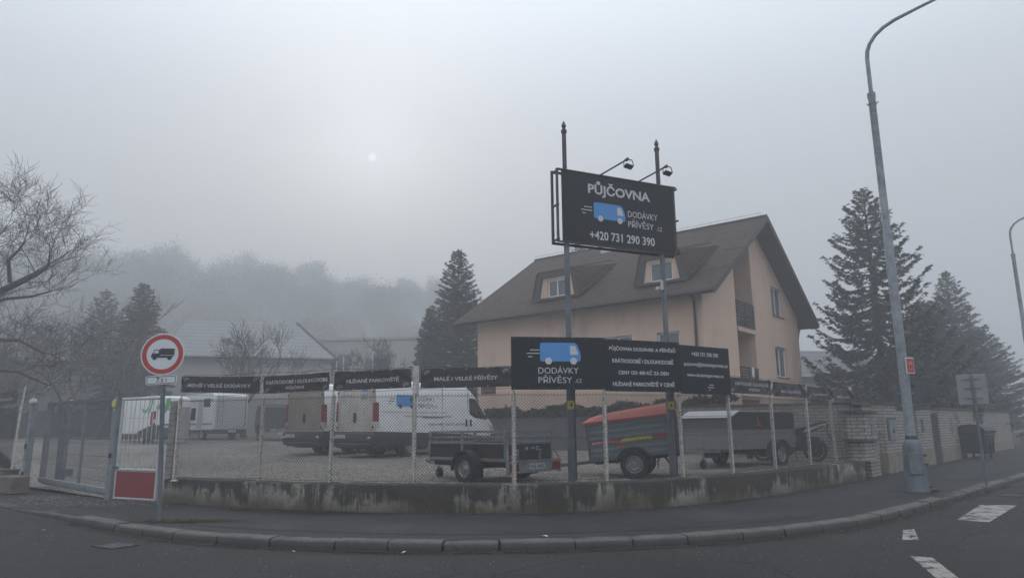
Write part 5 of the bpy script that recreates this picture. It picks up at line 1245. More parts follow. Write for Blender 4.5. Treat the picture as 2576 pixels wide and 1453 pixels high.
# ------------------------------------------------------------------ peach house
def house():
    K = Vector((7.31, 26.4)); th = radians(50.93); t = thing('house', 'peach house with brown shingled gable roof, two dormers and stacked loggias', 'house', (K.x, K.y, .45), th)
    zo = .45; Lf, Wd, he, hr = 11.59, 11.61, 7.03-zo, 10.80-zo; sl = (hr-he)/(Wd/2); oe, og = .79, .83
    MF = Matrix(((0, 0, -1, 0), (-1, 0, 0, Lf), (0, 1, 0, 0), (0, 0, 0, 1)))      # front wall: local x = Lf - y
    MG = Matrix(((1, 0, 0, 0), (0, 0, -1, 0), (0, 1, 0, 0), (0, 0, 0, 1)))
    Z = lambda z: z-zo
    fx = lambda y: Lf-y
    fw = [(3.10, 4.50, 3.75, 5.22), (1.02, 1.98, 3.75, 5.20), (8.3, 9.5, 3.75, 5.22), (4.5, 5.3, 1.75, 2.36), (6.2, 7.1, 1.75, 2.36)]
    holes = [rect(fx(b), Z(z0), fx(a), Z(z1)) for a, b, z0, z1 in fw]
    mb = MB(); mb.wall([(0, 0), (Lf, 0), (Lf, he), (0, he)], holes, MF, .22)
    rz = lambda s: he+sl*min(s, Wd-s)
    gw = [(7.95, 9.50, 6.66, 8.06), (7.92, 9.52, 3.74, 5.18)]
    gh = [rect(a, Z(z0), b, Z(z1)) for a, b, z0, z1 in gw]
    mb.wall([(0, 0), (Wd, 0), (Wd, he), (Wd/2, hr), (0, he)], gh+[rect(3.40, Z(2.95), 5.45, Z(5.46)), [(3.4, Z(5.66)), (5.45, Z(5.66)), (5.45, rz(5.45)-.12), (3.4, rz(3.4)-.12)], rect(3.4, .02, 5.45, Z(2.62))], MG, .22)
    mb.add([(Wd, 0, 0), (Wd, Lf, 0), (Wd, Lf, he), (Wd, 0, he)], [(0, 1, 2, 3)]); mb.add([(0, Lf, 0), (Wd, Lf, 0), (Wd, Lf, he), (Wd/2, Lf, hr), (0, Lf, he)], [(0, 1, 2, 3, 4)])
    mb.build('wall', M_plaster, t)
    # loggia interiors
    for z0, z1, zz in ((Z(2.95), Z(5.46), None), (Z(5.66), rz(3.4)-.12, rz(5.45)-.12), (.02, Z(2.62), None)):
        zz = zz or z1; mb = MB(); D = 1.35; a, b = 3.4, 5.45
        mb.add([(a, .21, z0), (a, D, z0), (a, D, z1), (a, .21, z1)], [(0, 1, 2, 3)]); mb.add([(b, .21, z0), (b, D, z0), (b, D, zz), (b, .21, zz)], [(3, 2, 1, 0)])
        mb.add([(a, D, z0), (b, D, z0), (b, D, zz), (a, D, z1)], [(0, 1, 2, 3)]); mb.add([(a, .21, z0), (b, .21, z0), (b, D, z0), (a, D, z0)], [(0, 1, 2, 3)]); mb.add([(a, .21, z1), (b, .21, zz), (b, D, zz), (a, D, z1)], [(3, 2, 1, 0)])
        lo = mb.build('loggia', M_plaster_in, t)
        if z0 > 1:
            mb = MB(); block(3.55, 4.5, D-.06, D-.01, z0+.02, z0+2.1, mb); d = mb.build('balcony_door', M_frame, lo); block(3.65, 4.4, D-.09, D-.06, z0+.2, z0+2.0).build('pane', M_glass, d)
    # loggia railings: dark horizontal slats, each slightly proud
    for z0, z1, lab in ((Z(5.66), Z(6.78), None), (Z(2.95), Z(3.98), 'weathered slatted railing')):
        mb = MB(); n = 9
        for k in range(n): zz = z0+.05+k*(z1-z0-.1)/(n-1); mb.box((4.425, -.03, zz), (2.06, .02, .085), None)
        for x in (3.45, 4.42, 5.40): mb.box((x, -.005, (z0+z1)/2), (.05, .03, z1-z0))
        mb.build('railing', M_slat, t)
        block(3.36, 5.5, -.07, .0, z0-.2, z0-.02).build('slab_edge', M_plaster_in, t)
    # a cloth over the lower railing
    mb = MB(); vs = []; fs = []
    for i in range(7):
        for j in range(7): vs.append((4.55+i*.05+j*.008, -.055-.012*sin(i*2.1+j), Z(3.99)-j*.075*(1-.06*abs(i-3))))
    for i in range(6):
        for j in range(6): q = i*7+j; fs.append((q, q+1, q+8, q+7))
    mb.add(vs, fs); c_ = mb.build('hanging_cloth', M_paper, t)
    # windows
    def window(M, x0, x1, z0, z1, split=True, depth=.14):
        w = x1-x0; h = z1-z0; mb = MB(); f = .07
        for a in ((x0+f/2, (z0+z1)/2, f, h), (x1-f/2, (z0+z1)/2, f, h), ((x0+x1)/2, z0+f/2, w, f), ((x0+x1)/2, z1-f/2, w, f))+((((x0+x1)/2, (z0+z1)/2, .09, h),) if split else ()): mb.box((a[0], a[1], -depth), (a[2]-.004, a[3]-.004, .07), M)
        o = mb.build('window', M_frame, t); mb = MB(); mb.box(((x0+x1)/2, (z0+z1)/2, -depth-.01), (w-.05, h-.05, .02), M); mb.build('pane', M_glass, o)
        mb = MB(); mb.box(((x0+x1)/2, z0-.02, .02), (w+.1, .03, .10), M); mb.build('sill', M_gutter, o)
    for (a, b, z0, z1) in fw[:3]: window(MF, fx(b), fx(a), Z(z0), Z(z1), b-a > 1.2)
    for (a, b, z0, z1) in fw[3:]: window(MF, fx(b), fx(a), Z(z0), Z(z1), False)
    for (a, b, z0, z1) in gw: window(MG, a, b, Z(z0), Z(z1), True)
    # roof slabs
    ze = he-oe*sl; T_ = .16
    def slab(x0, z0, x1, z1, th_, y0, y1, nm, m_, par):
        mb = MB(); mb.add([(x0, y0, z0), (x1, y0, z1), (x1, y1, z1), (x0, y1, z0), (x0, y0, z0-th_), (x1, y0, z1-th_), (x1, y1, z1-th_), (x0, y1, z0-th_)], [(0, 1, 2, 3), (7, 6, 5, 4), (0, 4, 5, 1), (1, 5, 6, 2), (2, 6, 7, 3), (3, 7, 4, 0)]); return mb.build(nm, m_, par)
    up = .06
    slab(-oe, ze+up, Wd/2, hr+up, .05, -og, Lf+og, 'roof', M_shingle_yz, t); slab(Wd+oe, ze+up, Wd/2, hr+up, .05, -og, Lf+og, 'roof', M_shingle_yz, t)
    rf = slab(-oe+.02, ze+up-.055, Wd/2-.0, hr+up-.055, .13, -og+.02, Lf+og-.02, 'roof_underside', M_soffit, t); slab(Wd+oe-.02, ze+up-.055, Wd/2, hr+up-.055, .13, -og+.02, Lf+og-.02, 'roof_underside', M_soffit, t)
    # barge boards on the near gable
    for s in (0, 1):
        xa, xb = (-oe, Wd/2) if not s else (Wd+oe, Wd/2); mb = MB(); mb.bar((xa, -og-.012, ze+up-.10), (xb, -og-.012, hr+up-.10), .02, .24); mb.build('barge_board', M_gutter, t)
    mb = MB(); mb.tube([(Wd/2, -og, hr+up+.01), (Wd/2, Lf+og, hr+up+.01)], .07, 8); mb.build('ridge', M_gutter, t)
    mb = MB(); mb.tube([(Wd/2, -og+.3, hr+up+.2), (Wd/2, Lf*.5, hr+up+.17), (Wd/2, Lf+og, hr+up+.2)], .008, 4)
    for k in range(6): mb.bar((Wd/2, -og+.3+k*2.4, hr+up), (Wd/2, -og+.3+k*2.4, hr+up+.2), .012)
    mb.build('lightning_rod', M_gated, t)
    mb = MB(); mb.tube([(-oe-.06, -og, ze+up-.1), (-oe-.06, Lf+og, ze+up-.1)], .065, 8); g_ = mb.build('gutter', M_gutter, t, smooth=True)
    mb = MB(); mb.tube([(-oe-.02, .28, ze+up-.12), (-.35, .28, he-.55), (-.10, .28, he-.75), (-.10, .28, .1)], .055, 8)
    for z in (1.2, 2.9, 4.6): mb.tube([(-.10, .28, z), (-.10, .28, z+.05)], .068, 8)
    mb.build('downpipe', M_gutter, t, smooth=True)
    mb = MB(); mb.tube([(Wd+oe+.0, .1, ze+up-.1), (Wd+.45, .1, ze-.25), (Wd+.1, .08, ze-.75), (Wd+.1, .08, .1)], .055, 8); mb.build('downpipe', M_gutter, t, smooth=True)
    # rafter ends under the near rake
    mb = MB()
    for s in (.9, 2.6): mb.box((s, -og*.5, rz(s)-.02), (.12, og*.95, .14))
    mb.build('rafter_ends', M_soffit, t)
    # dormers: y range on the front slope
    for y0, y1, yy0, yy1 in ((5.58, 8.19, 5.88, 7.86), (.55, 2.87, .86, 2.56)):
        xf = -.05; zb, ztp = 7.16-zo+.02, 8.44-zo; xb = 3.35; zbk = 9.12-zo+.25
        dm = MB()
        P = [(xf, y0, zb), (xf, yy0, ztp), (xf, yy1, ztp), (xf, y1, zb)]
        ba = [(xb, y0, he+sl*xb), (xb, yy0, zbk), (xb, yy1, zbk), (xb, y1, he+sl*xb)]
        # cheeks and top as thin overhanging shell
        for (p, q) in ((0, 1), (1, 2), (2, 3)):
            a, b, c, d = Vector(P[p]), Vector(P[q]), Vector(ba[q]), Vector(ba[p]); n_ = (b-a).cross(d-a).normalized()*.06
            if n_.z < 0: n_ = -n_
            dm.add([a, b, c, d, a+n_, b+n_, c+n_, d+n_], [(0, 1, 2, 3), (7, 6, 5, 4), (0, 4, 5, 1), (1, 5, 6, 2), (2, 6, 7, 3), (3, 7, 4, 0)])
        o = dm.build('dormer', M_shingle_yz, t)
        ins = lambda y, f: (y0+y1)/2+(y-(y0+y1)/2)*f
        # front: brown frame then peach wall set back
        MD = Matrix(((0, 0, -1, xf+.02), (-1, 0, 0, 0), (0, 1, 0, 0), (0, 0, 0, 1)))
        outer = [(-y1+.02, zb), (-y0-.02, zb), (-yy0-.01, ztp), (-yy1+.01, ztp)]
        inner = [(-y1+.36, zb+.10), (-y0-.30, zb+.10), (-yy0-.16, ztp-.22), (-yy1+.22, ztp-.22)]
        mb = MB(); mb.wall(outer, [inner], MD, .12); mb.build('dormer_frame', M_gutter, o)
        wy0 = -(y0+y1)/2-.50; wy1 = wy0+1.02
        hole = rect(wy0, zb+.12, wy1, ztp-.36)
        inn = [(-y1+.30, zb+.05), (-y0-.26, zb+.05), (-yy0-.10, ztp-.16), (-yy1+.16, ztp-.16)]
        mb = MB(); mb.wall(inn, [hole], MD@T(0, 0, -.11), .15); mb.build('dormer_wall', M_plaster, o)
        mb = MB(); f = .06; MW = MD@T(0, 0, -.2); w = wy1-wy0; z0_, z1_ = zb+.12, ztp-.36
        for a in ((wy0+f/2, (z0_+z1_)/2, f, z1_-z0_), (wy1-f/2, (z0_+z1_)/2, f, z1_-z0_), ((wy0+wy1)/2, z0_+f/2, w, f), ((wy0+wy1)/2, z1_-f/2, w, f), ((wy0+wy1)/2, (z0_+z1_)/2, f, z1_-z0_)): mb.box((a[0], a[1], 0), (a[2]-.004, a[3]-.004, .06), MW)
        mb.build('dormer_window', M_frame, o); mb = MB(); mb.box(((wy0+wy1)/2, (z0_+z1_)/2, -.02), (w, z1_-z0_, .02), MW); mb.build('dormer_pane', M_glass, o)
        # dark interior box so no light leaks
    # skylight
    mb = MB(); x0, x1, y0, y1 = 4.95, 5.5, 6.75, 7.5; zz = lambda x: he+sl*x+up+.06
    mb.add([(x0, y0, zz(x0)+.12), (x0, y1, zz(x0)+.12), (x1, y1, zz(x1)+.22), (x1, y0, zz(x1)+.22), (x0, y0, zz(x0)-.1), (x0, y1, zz(x0)-.1), (x1, y1, zz(x1)-.1), (x1, y0, zz(x1)-.1)], [(0, 1, 2, 3), (0, 4, 5, 1), (1, 5, 6, 2), (2, 6, 7, 3), (3, 7, 4, 0)]); mb.build('skylight', M_alu, t)
    # meter box on the gable, sign on the front
    block(11.3, 11.5, -.06, 0, Z(4.25), Z(4.55), None, .01).build('alarm_box', M_plaster_in, t)
    mb = MB(); block(-.03, -.005, 10.45, 11.35, Z(3.10), Z(3.45), mb); pl = mb.build('wall_sign', M_banner, t); mb = MB(); block(-.034, -.03, 11.22, 11.28, Z(3.16), Z(3.4), mb); block(-.034, -.03, 10.55, 11.1, Z(3.24), Z(3.28), mb); mb.build('sign_print', M_redp, pl)
M_shingle_yz = mat_brick('roof_shingles', (.050, .029, .022), (.090, .054, .042), (.020, .014, .013), .36, .12, .018, 1., dirt=(.034, .031, .028), damt=.3, axes='yz')
house()

# ------------------------------------------------------------------ buildings far behind
def mat_far(nm, ax, c=(.27, .275, .285)):
    return mat_brick(nm, c, tuple(q*1.1 for q in c), tuple(q*.66 for q in c), .3, .34, .035, .8, offset=0, dirt=tuple(q*.7 for q in c), damt=.2, axes=ax)
M_farroof_x = mat_far('pale_tiled_roof', 'xz')
t = thing('barn', 'long pale building with light tiled roof fading into the fog', 'building', (-26.0, 52.3, 0.6), radians(18))
# local x to the right along the eave, front at y=0
block(0, 12, 0, 9, 0, 6.4).build('wall', M_farwall, t)
mb = MB(); e_ = 6.35; mb.add([(-.4, -.5, e_), (12.4, -.5, e_), (9.3, 4.5, 9.8), (.6, 4.5, 9.8), (-.4, 9.5, e_), (12.4, 9.5, e_)], [(0, 1, 2, 3), (1, 5, 2), (5, 4, 3, 2), (4, 0, 3)]); mb.add([(-.4, -.5, e_-.02), (12.4, -.5, e_-.02), (12.4, 9.5, e_-.02), (-.4, 9.5, e_-.02)], [(3, 2, 1, 0)]); r_ = mb.build('roof', M_farroof_x, t)
mb = MB(); mb.tube([(12.4, -.5, e_), (9.3, 4.5, 9.82)], .12, 6); mb.tube([(-.4, -.55, e_-.05), (12.4, -.55, e_-.05)], .1, 6); mb.build('gutter', M_gutter, t)
mb = MB(); mb.box((4.0, 1.6, 7.85), (.7, .6, .3), None); mb.build('skylight', M_farwin, r_)
for x in (2.0, 5.5, 9.0): block(x, x+1.2, -.03, .02, 3.6, 4.8).build('window', M_farwin, t)
t = thing('flat_roofed_building', 'pale flat-roofed building beside the tiled barn, faint in the fog', 'building', (-17.4, 58.2, .6), radians(-6))
block(0, 10.0, 0, 8, 0, 8.1).build('wall', M_farwall, t); block(-.1, 10.1, -.1, 8.1, 8.1, 8.3).build('parapet', M_farwall, t)
for x0, x1, z0, z1 in ((2.2, 4.0, 5.2, 6.9), (5.2, 7.2, 5.0, 6.6), (.9, 1.2, 5.1, 7.0)): 
    w_ = block(x0, x1, -.05, .02, z0, z1).build('window', M_farwin, t)
    if x1-x0 > 1: mb = MB(); [block(x0+(x1-x0)*q/3-.03, x0+(x1-x0)*q/3+.03, -.08, -.05, z0, z1, mb) for q in (1, 2)]; mb.build('glazing_bars', M_frame, w_)
block(-1.2, 0, 1, 7, 0, 7.2).build('annex', M_farwall, t)
t = thing('low_house', 'low house with pale ribbed roof behind the gable, right of the peach house', 'house', (18.2, 48.0, .6), radians(6))
block(0, 9, 0, 7, 0, 4.2).build('wall', M_farwall, t); mb = MB(); mb.add([(-.4, -.5, 4.1), (9.4, -.5, 4.1), (8.0, 3.5, 6.3), (1.0, 3.5, 6.3), (-.4, 7.5, 4.1), (9.4, 7.5, 4.1)], [(0, 1, 2, 3), (1, 5, 2), (5, 4, 3, 2), (4, 0, 3), (0, 4, 5, 1)]); mb.build('roof', mat_far('ribbed_roof', 'xz', (.2, .21, .22)), t)
t = thing('outbuilding', 'grey outbuilding with dark door behind the sliding gate', 'building', (-38.0, 48.2, .7), radians(-6))
block(0, 11.5, 0, 4, 0, 5.2).build('wall', mat('grey_far_wall', (.19, .19, .19), .9, var=.1), t); block(-.2, 11.7, -.2, 4.2, 5.2, 5.5).build('roof_edge', M_gutter, t)
for x in (8.7, 5.2): block(x, x+1.6, -.04, .0, .1, 2.2).build('door', M_slat, t)
t = thing('panel_fence', 'low dark fence along the back edge of the lot', 'fence', (-35.5, 44.6, .75), radians(-6)); block(0, 13, 0, .08, 0, .35).build('plinth', M_cap, t); mb = MB(); block(0, 13, 0, .05, .4, 1.9, mb)
for k in range(7): block(k*2.15, k*2.15+.08, -.05, 0, 0, 2.1, mb)
mb.build('panels', mat('dark_fence_panel', (.035, .038, .036), .8), t)

# ------------------------------------------------------------------ gates on the left
GP = (-8.85, 15.80)
t = thing('sliding_gate', 'grey metal sliding gate with fine vertical bars across the lot entrance', 'gate', (GP[0]-.12, GP[1]+.11, .12), atan2(3.9, -4.1))
Lg = 5.35; z0, z1 = .16, 2.16      # local +x runs away to the left
mb = MB(); mb.box((Lg/2, 0, z1+.03), (Lg+.5, .07, .09)); mb.build('top_rail', M_gated, t)
mb = MB(); mb.box((Lg/2+.1, 0, z0), (Lg+.4, .09, .13), None, .01); mb.box((Lg/2, .0, z0-.085), (Lg, .05, .03)); mb.build('bottom_beam', M_gate, t)
for x in (.06, 2.15, Lg-.1, Lg+.25): mb = MB(); mb.box((x, 0, (z0+z1)/2+.03), (.08, .06, z1-z0-.06)); mb.build('upright', M_gate, t)
mb = MB()
n = int(Lg/.05)
for k in range(1, n): mb.bar((k*.05, -.035, z0+.05), (k*.05, -.035, z1), .0042)
for z in np.linspace(z0+.18, z1-.18, 7): mb.bar((0, -.043, z), (Lg, -.043, z), .009)
mb.build('bars', M_gated, t)
t = thing('gate_post', 'square grey gate post with a yellow and white warning lamp between the two gates', 'gate post', (*GP, .1), radians(-25))
mb = MB(); mb.box((0, 0, 1.13), (.145, .145, 2.26), None, .008); mb.build('post', M_gate, t); mb = MB(); mb.box((0, 0, 2.265), (.155, .155, .012)); mb.box((.1, -.02, 2.2), (.3, .05, .05)); mb.build('cap', M_gated, t)
mb = MB(); mb.box((.0, -.095, 2.08), (.08, .05, .17), None, .015); mb.build('lamp_cover', M_yel, t); mb = MB(); mb.disc(0, 0, .075, 16, T(-.06, -.074, 2.08)@R(pi/2, 'X')); mb.box((0, -.08, 1.95), (.05, .02, .06)); mb.build('reflector', M_whitep, t); mb = MB(); mb.box((0, -.08, .95), (.07, .03, .1)); mb.build('lock_box', M_black, t)
t = thing('gate_guide_post', 'pair of grey guide posts at the far left end of the sliding gate', 'gate post', (-12.55, 19.75, .12), radians(-40))
for x in (0, .34): mb = MB(); mb.box((x, 0, 1.08), (.12, .12, 2.16), None, .008); mb.build('post', M_gate, t)
mb = MB(); mb.box((.17, 0, 2.0), (.3, .06, .06)); mb.tube([(.45, .1, .28), (.45, .1, .45)], .12, 10); mb.build('roller', M_gated, t)
mb = MB(); mb.box((.42, 0, 2.22), (.10, .08, .18), None, .01); mb.build('warning_lamp', M_yel, t)
t = thing('camera_post', 'pale grey square post strapped with wire at the left edge', 'post', (-12.75, 18.75, .1), radians(-30))
mb = MB(); mb.box((0, 0, 1.2), (.15, .15, 2.1), None, .01); mb.build('post', M_gate, t); mb = MB()
for z in (.75, 1.35, 1.75): mb.tube([(-.085, -.085, z), (.085, -.085, z), (.085, .085, z), (-.085, .085, z), (-.085, -.085, z)], .005, 4)
mb.build('wire_ties', M_wire, t); mb = MB(); mb.box((0, -.09, 1.1), (.07, .03, .14), None, .01); mb.build('keyhole_plate', M_black, t)
mb = MB(); mb.tube([(.02, -.1, .45), (.02, -.1, .2), (-.05, -.14, -.3)], .03, 6); mb.build('cable_sleeve', M_black, t)
t = thing('security_camera', 'white dome camera on top of the pale post at the left edge', 'security camera', (-12.75, 18.72, 2.33), radians(-10)); t.scale = (.72,)*3
mb = MB(); mb.lathe([(.001, -.1), (.08, -.09), (.12, -.03), (.125, .04), (.09, .1), (.001, .11)], 18, T(.05, -.06, .04)@R(radians(80), 'X')); mb.build('housing', M_whitep, t, smooth=True); mb = MB(); mb.lathe([(.001, .16), (.05, .155), (.07, .12), (.075, .09)], 14, T(.06, -.02, .045)@R(radians(80), 'X')@T(.02, 0, -.02)); mb.build('lens', M_black, t); mb = MB(); mb.box((0, 0, .16), (.22, .2, .03), None, .008); mb.build('hood', M_gated, t)
t = thing('concrete_block', 'stub of rendered concrete wall under the posts at the left edge', 'wall', (-13.0, 18.3, .05), radians(-38)); block(-.35, .62, -.02, .4, 0, .42, None, .02).build('block', mat('dirty_render', (.15, .125, .11), .9, var=.25, scale=3, dark=(.06, .055, .05), dscale=3), t)
for a_, b_, h_, lb in (((-13.35, 18.75), (-18.2, 22.75), .52, 'low rendered plinth under the short fence at the left edge'), ((-18.25, 22.8), (-43, 50.5), .85, 'long rendered plinth running away beyond the left edge')):
    t, l = line_thing('plinth_wall', lb, 'wall', b_, a_, .03); block(0, l, .0, .35, 0, h_).build('render', MT['dirty_render'], t); block(-.02, l+.02, -.03, .38, h_, h_+.05).build('coping', M_cap, t)
F2 = thing('chain_link_fence', 'short chain-link fence with one leaning white post at the left edge', 'fence')
LP = [(-13.3, 18.98), (-15.75, 21.0), (-18.2, 23.0), (-20.6, 25.6), (-23.2, 28.4)]
for p in LP: angle_post(p, .5, 2.25, .06, F2, lean=(.05, 0))
for a, b in zip(LP[1:], LP): wire_panel(a, b, .55, 2.2, F2)
mb = MB(); mb.tube([(-13.25, 18.98, 2.1), (-13.2, 18.98, 2.78)], .02, 6); mb.build('banner_uprights', M_post, F2)
banner(LP[1], LP[0], 2.30, 2.66, [(MENSI, .45, .42, .9, .26)], 'end of a dark banner cut off by the left edge', 9, .02, dash=('tr',), zb=(2.32, 2.70), ins=(.05, .0))

t = thing('pedestrian_gate', 'white barred gate with a dull red lower panel beside the round sign', 'gate', (-8.68, 15.66, .14), radians(-25.5)); Lp = 1.30
mb = MB(); mb.tube([(.0, 0, 2.13), (Lp, 0, 2.13)], .032, 8); mb.tube([(.02, 0, .0), (.02, 0, 2.15)], .03, 8); mb.tube([(Lp, 0, .0), (Lp, 0, 2.1)], .028, 8); mb.tube([(0, 0, .62), (Lp, 0, .62)], .026, 8); mb.tube([(0, 0, .02), (Lp, 0, .02)], .022, 8); mb.build('frame', M_whitep, t)
for k in range(8): mb = MB(); mb.tube([(.15+k*.145, 0, .63), (.15+k*.145, 0, 2.1)], .0085, 6); mb.build('bar', M_whitep, t)
block(.05, Lp-.03, -.02, .0, .05, .58).build('panel', M_redgate, t)
mb = MB(); mb.box((.02, -.04, .66), (.16, .05, .05)); mb.build('hinge', M_gated, t)
t = thing('fence_pillar', 'square concrete fence pillar wound with wire where the low wall begins', 'post', (-7.22, 15.02, .1), radians(-20))
mb = MB(); mb.box((0, .05, 1.05), (.17, .17, 2.1), None, .01); mb.build('pillar', mat('grey_concrete_pillar', (.25, .24, .24), .85, var=.15, scale=6, dark=(.14, .13, .13), dscale=5), t)
mb = MB()
for k in range(13): z = .45+k*.125; mb.tube([(-.09, -.04, z), (.09, -.04, z+.01), (.09, .14, z), (-.09, .14, z), (-.09, -.04, z)], .004, 4)
mb.build('wire_wraps', M_wire, t)
t = thing('letter_box', 'white tin box tied behind the first fence post', 'box', (-7.02, 15.05, 1.35), radians(-10)); mb = MB(); mb.box((0, 0, .35), (.24, .12, .75), None, .01); mb.build('box', M_whitep, t)

# ------------------------------------------------------------------ round road sign
def round_sign():
    t = thing('road_sign', 'round red-ringed truck ban sign with 7,5 t plate on a leaning grey pole', 'road sign', (-5.86, 12.0, .1), 0, None, 0, radians(-3.3))
    mb = MB(); mb.tube([(0, 0, 0), (0, 0, 2.55)], .038, 12); mb.build('pole', M_pole, t, smooth=True)
    M0 = T(0, -.05, 2.78)@R(radians(6), 'Z')@R(pi/2, 'X')@R(radians(-3.3), 'Z')
    mb = MB(); mb.lathe([(.001, -.02), (.352, -.02), (.36, -.01), (.36, .0), (.001, .0)], 48, M0); d = mb.build('disc', M_signwht, t)
    mb = MB()
    for k in range(48):
        a, b = 2*pi*k/48, 2*pi*(k+1)/48; mb.add([(r*cos(q), r*sin(q), .003) for r, q in ((.262, a), (.338, a), (.338, b), (.262, b))], [(0, 1, 2, 3)], M0)
    mb.raw('red_ring', M_signred, d)
    mb = MB(); Mt = M0@T(0, 0, .004); S = .335/500   # truck drawn in units read off the sign
    q = lambda pts: [((x-630)*S, (590-y)*S) for x, y in pts]
    mb.flat(q([(565, 440), (922, 444), (922, 608), (565, 608)]), Mt); mb.flat(q([(345, 672), (372, 570), (392, 565), (415, 490), (430, 475), (565, 470), (565, 492), (440, 492), (405, 568), (530, 568), (530, 492), (565, 492), (565, 622), (920, 626), (915, 640), (875, 660), (860, 680), (400, 680)]), Mt)
    for x in (442, 807): mb.disc((x-630)*S, (590-683)*S, 55*S, 20, Mt)
    mb.raw('truck_symbol', M_ink, d)
    Mp = T(-.01, -.05, 2.34)@R(radians(6), 'Z')@R(pi/2, 'X')@R(radians(-.5), 'Z')
    mb = MB(); mb.prism(rounded(rect(-.252, -.075, .252, .075), .03), .012, Mp@T(0, 0, -.012)); p = mb.build('weight_plate', M_signwht, t)
    mb = MB(); o_ = rounded(rect(-.236, -.062, .236, .062), .024); i_ = rounded(rect(-.226, -.052, .226, .052), .02); n = len(o_)
    mb.add([(x, y, .003) for x, y in o_+i_], [(k, (k+1) % n, n+(k+1) % n, n+k) for k in range(n)], Mp)
    mb.text('7', -.055, .003, .052, .086, Mp@T(0, 0, .003), .03); mb.text(',', -.02, -.034, .012, .026, Mp@T(0, 0, .003), .03); mb.text('5', .014, -.006, .038, .058, Mp@T(0, 0, .003), .025); mb.text('t', .08, -.006, .024, .062, Mp@T(0, 0, .003), .025); mb.raw('weight_text', M_ink, p)
    mb = MB()
    for z in (2.35, 2.6): mb.tube([(-.05, 0, z), (.05, 0, z)], .02, 6)
    mb.build('bracket', M_galv, t)
round_sign()

# ------------------------------------------------------------------ street lamps
def lamp(label, loc, seed=0, detail=True):
    t = thing('street_lamp', label, 'street lamp', (*loc, .1), 0, 'tall curved street lamps along the right kerb')
    mb = MB(); mb.lathe([(.255, 0), (.25, .02), (.222, .5), (.198, .95), (.178, 1.06), (.14, 1.13), (.10, 1.15)], 24); b = mb.build('base', M_pole if detail else M_lamp, t, smooth=True)
    if detail:
        mb = MB(); M = R(radians(-22), 'Z')@T(0, -.232, .62)@R(radians(-3), 'X'); mb.box((0, 0, 0), (.25, .03, .46), M, .012); h_ = mb.build('hatch', M_pole, b)
        mb = MB()
        for x, z in ((.17, .8), (.21, .12), (.19, .6)): mb.box((x, -.14, z), (.08, .05, .035))
        mb.build('fixing_slots', M_black, b)
    mb = MB(); mb.lathe([(.118, 1.13), (.118, 1.26), (.105, 1.27), (.104, 3.0), (.10, 5.95), (.085, 6.0), (.082, 9.35), (.095, 9.38), (.095, 9.5), (.062, 9.52)], 20); mb.build('pole', M_lamp, t, smooth=True)
    mb = MB(); mb.lathe([(.121, 1.14), (.121, 1.22)], 20); mb.build('collar', M_poled, t)
    A = [(0, 9.5), (0, 10.25), (0, 10.42), (.02, 10.62), (.09, 10.8), (.23, 10.98), (.43, 11.12), (.69, 11.22), (1.22, 11.33), (1.7, 11.42)]
    dx, dy = .77, -.64; mb = MB(); mb.tube([(dx*a, dy*a, z) for a, z in A], [.05]*4+[.045]*4+[.036]*2, 10); mb.build('arm', M_lamp, t, smooth=True)
    M = Matrix(((dx, -dy, 0, dx*1.95), (dy, dx, 0, dy*1.95), (0, 0, 1, 11.44), (0, 0, 0, 1)))
    mb = MB()
    secs = [(-.28, .05, .04), (-.18, .09, .06), (0, .13, .075), (.25, .12, .07), (.38, .05, .03)]
    o = loft([(x, [(0, -h), (w*.7, -h*.9), (w, 0), (w*.7, h*.8), (0, h)]) for x, w, h in secs]); o.v = [M@v for v in o.v]; hd_ = o.build('lamp_head', M_lamp, t, smooth=True); mb = MB(); mb.box((.08, 0, -.075), (.32, .17, .02), M); mb.build('lens', M_clear, hd_)
    if detail:
        mb = MB()
        for z in (2.02, 2.3, 9.2): mb.tube([(.1*cos(a), .1*sin(a), z) for a in np.linspace(0, 6.28, 14)], .008, 4)
        mb.bar((-.1, 0, 9.2), (-.15, -.03, 9.2), .02); mb.bar((.1, 0, 9.25), (.15, -.02, 9.27), .02); mb.build('straps', M_gated, t)
    return t
lamp('tall grey curved street lamp with flared base and red plate on the right pavement', (8.93, 15.98))
lamp('second grey curved street lamp, cut by the right edge', (24.4, 32.95), 1, False)
lamp('farthest curved street lamp, faint at the right edge', (40.9, 54.5), 1, False)
t = thing('street_name_sign', 'small red plate in a white frame strapped to the nearest lamp post', 'sign', (8.91, 15.84, 2.70), radians(18))
mb = MB(); mb.box((.10, -.03, .18), (.235, .02, .36), None, .005); p = mb.build('frame', M_signwht, t); mb = MB(); mb.box((.10, -.0415, .18), (.20, .003, .315)); mb.build('plate', M_signred, p)
mb = MB(); f = lambda q: Vector((q.x, -.044, q.y)); mb.flat(rect(.03, .19, .045, .27), None, f); mb.flat(rect(.065, .2, .165, .27), None, f); mb.flat(rect(.05, .085, .15, .115), None, f); mb.raw('lettering', mat('faded_pink', (.40, .22, .23), .6), p)
t = thing('traffic_sign', 'dark back of a square sign strapped behind the nearest lamp post', 'road sign', (8.93, 15.98, 1.9), radians(-29))
mb = MB(); mb.prism(rounded(rect(-.25, -.02, .27, .47), .04), .02, T(0, .14, 0)@R(pi/2, 'X')); mb.build('panel', M_gated, t); mb = MB(); mb.box((0, .11, .1), (.3, .02, .03)); mb.box((0, .11, .37), (.3, .02, .03)); mb.build('brackets', M_galv, t)
t = thing('traffic_sign', 'pale back of a rectangular sign on a thin pole in front of the bin', 'road sign', (11.19, 17.06, .1), radians(-33))
mb = MB(); mb.tube([(0, 0, 0), (-.02, 0, 2.62)], .032, 10); mb.lathe([(.08, 0), (.07, .03), (.035, .04)], 10); mb.build('pole', M_pole, t, smooth=True)
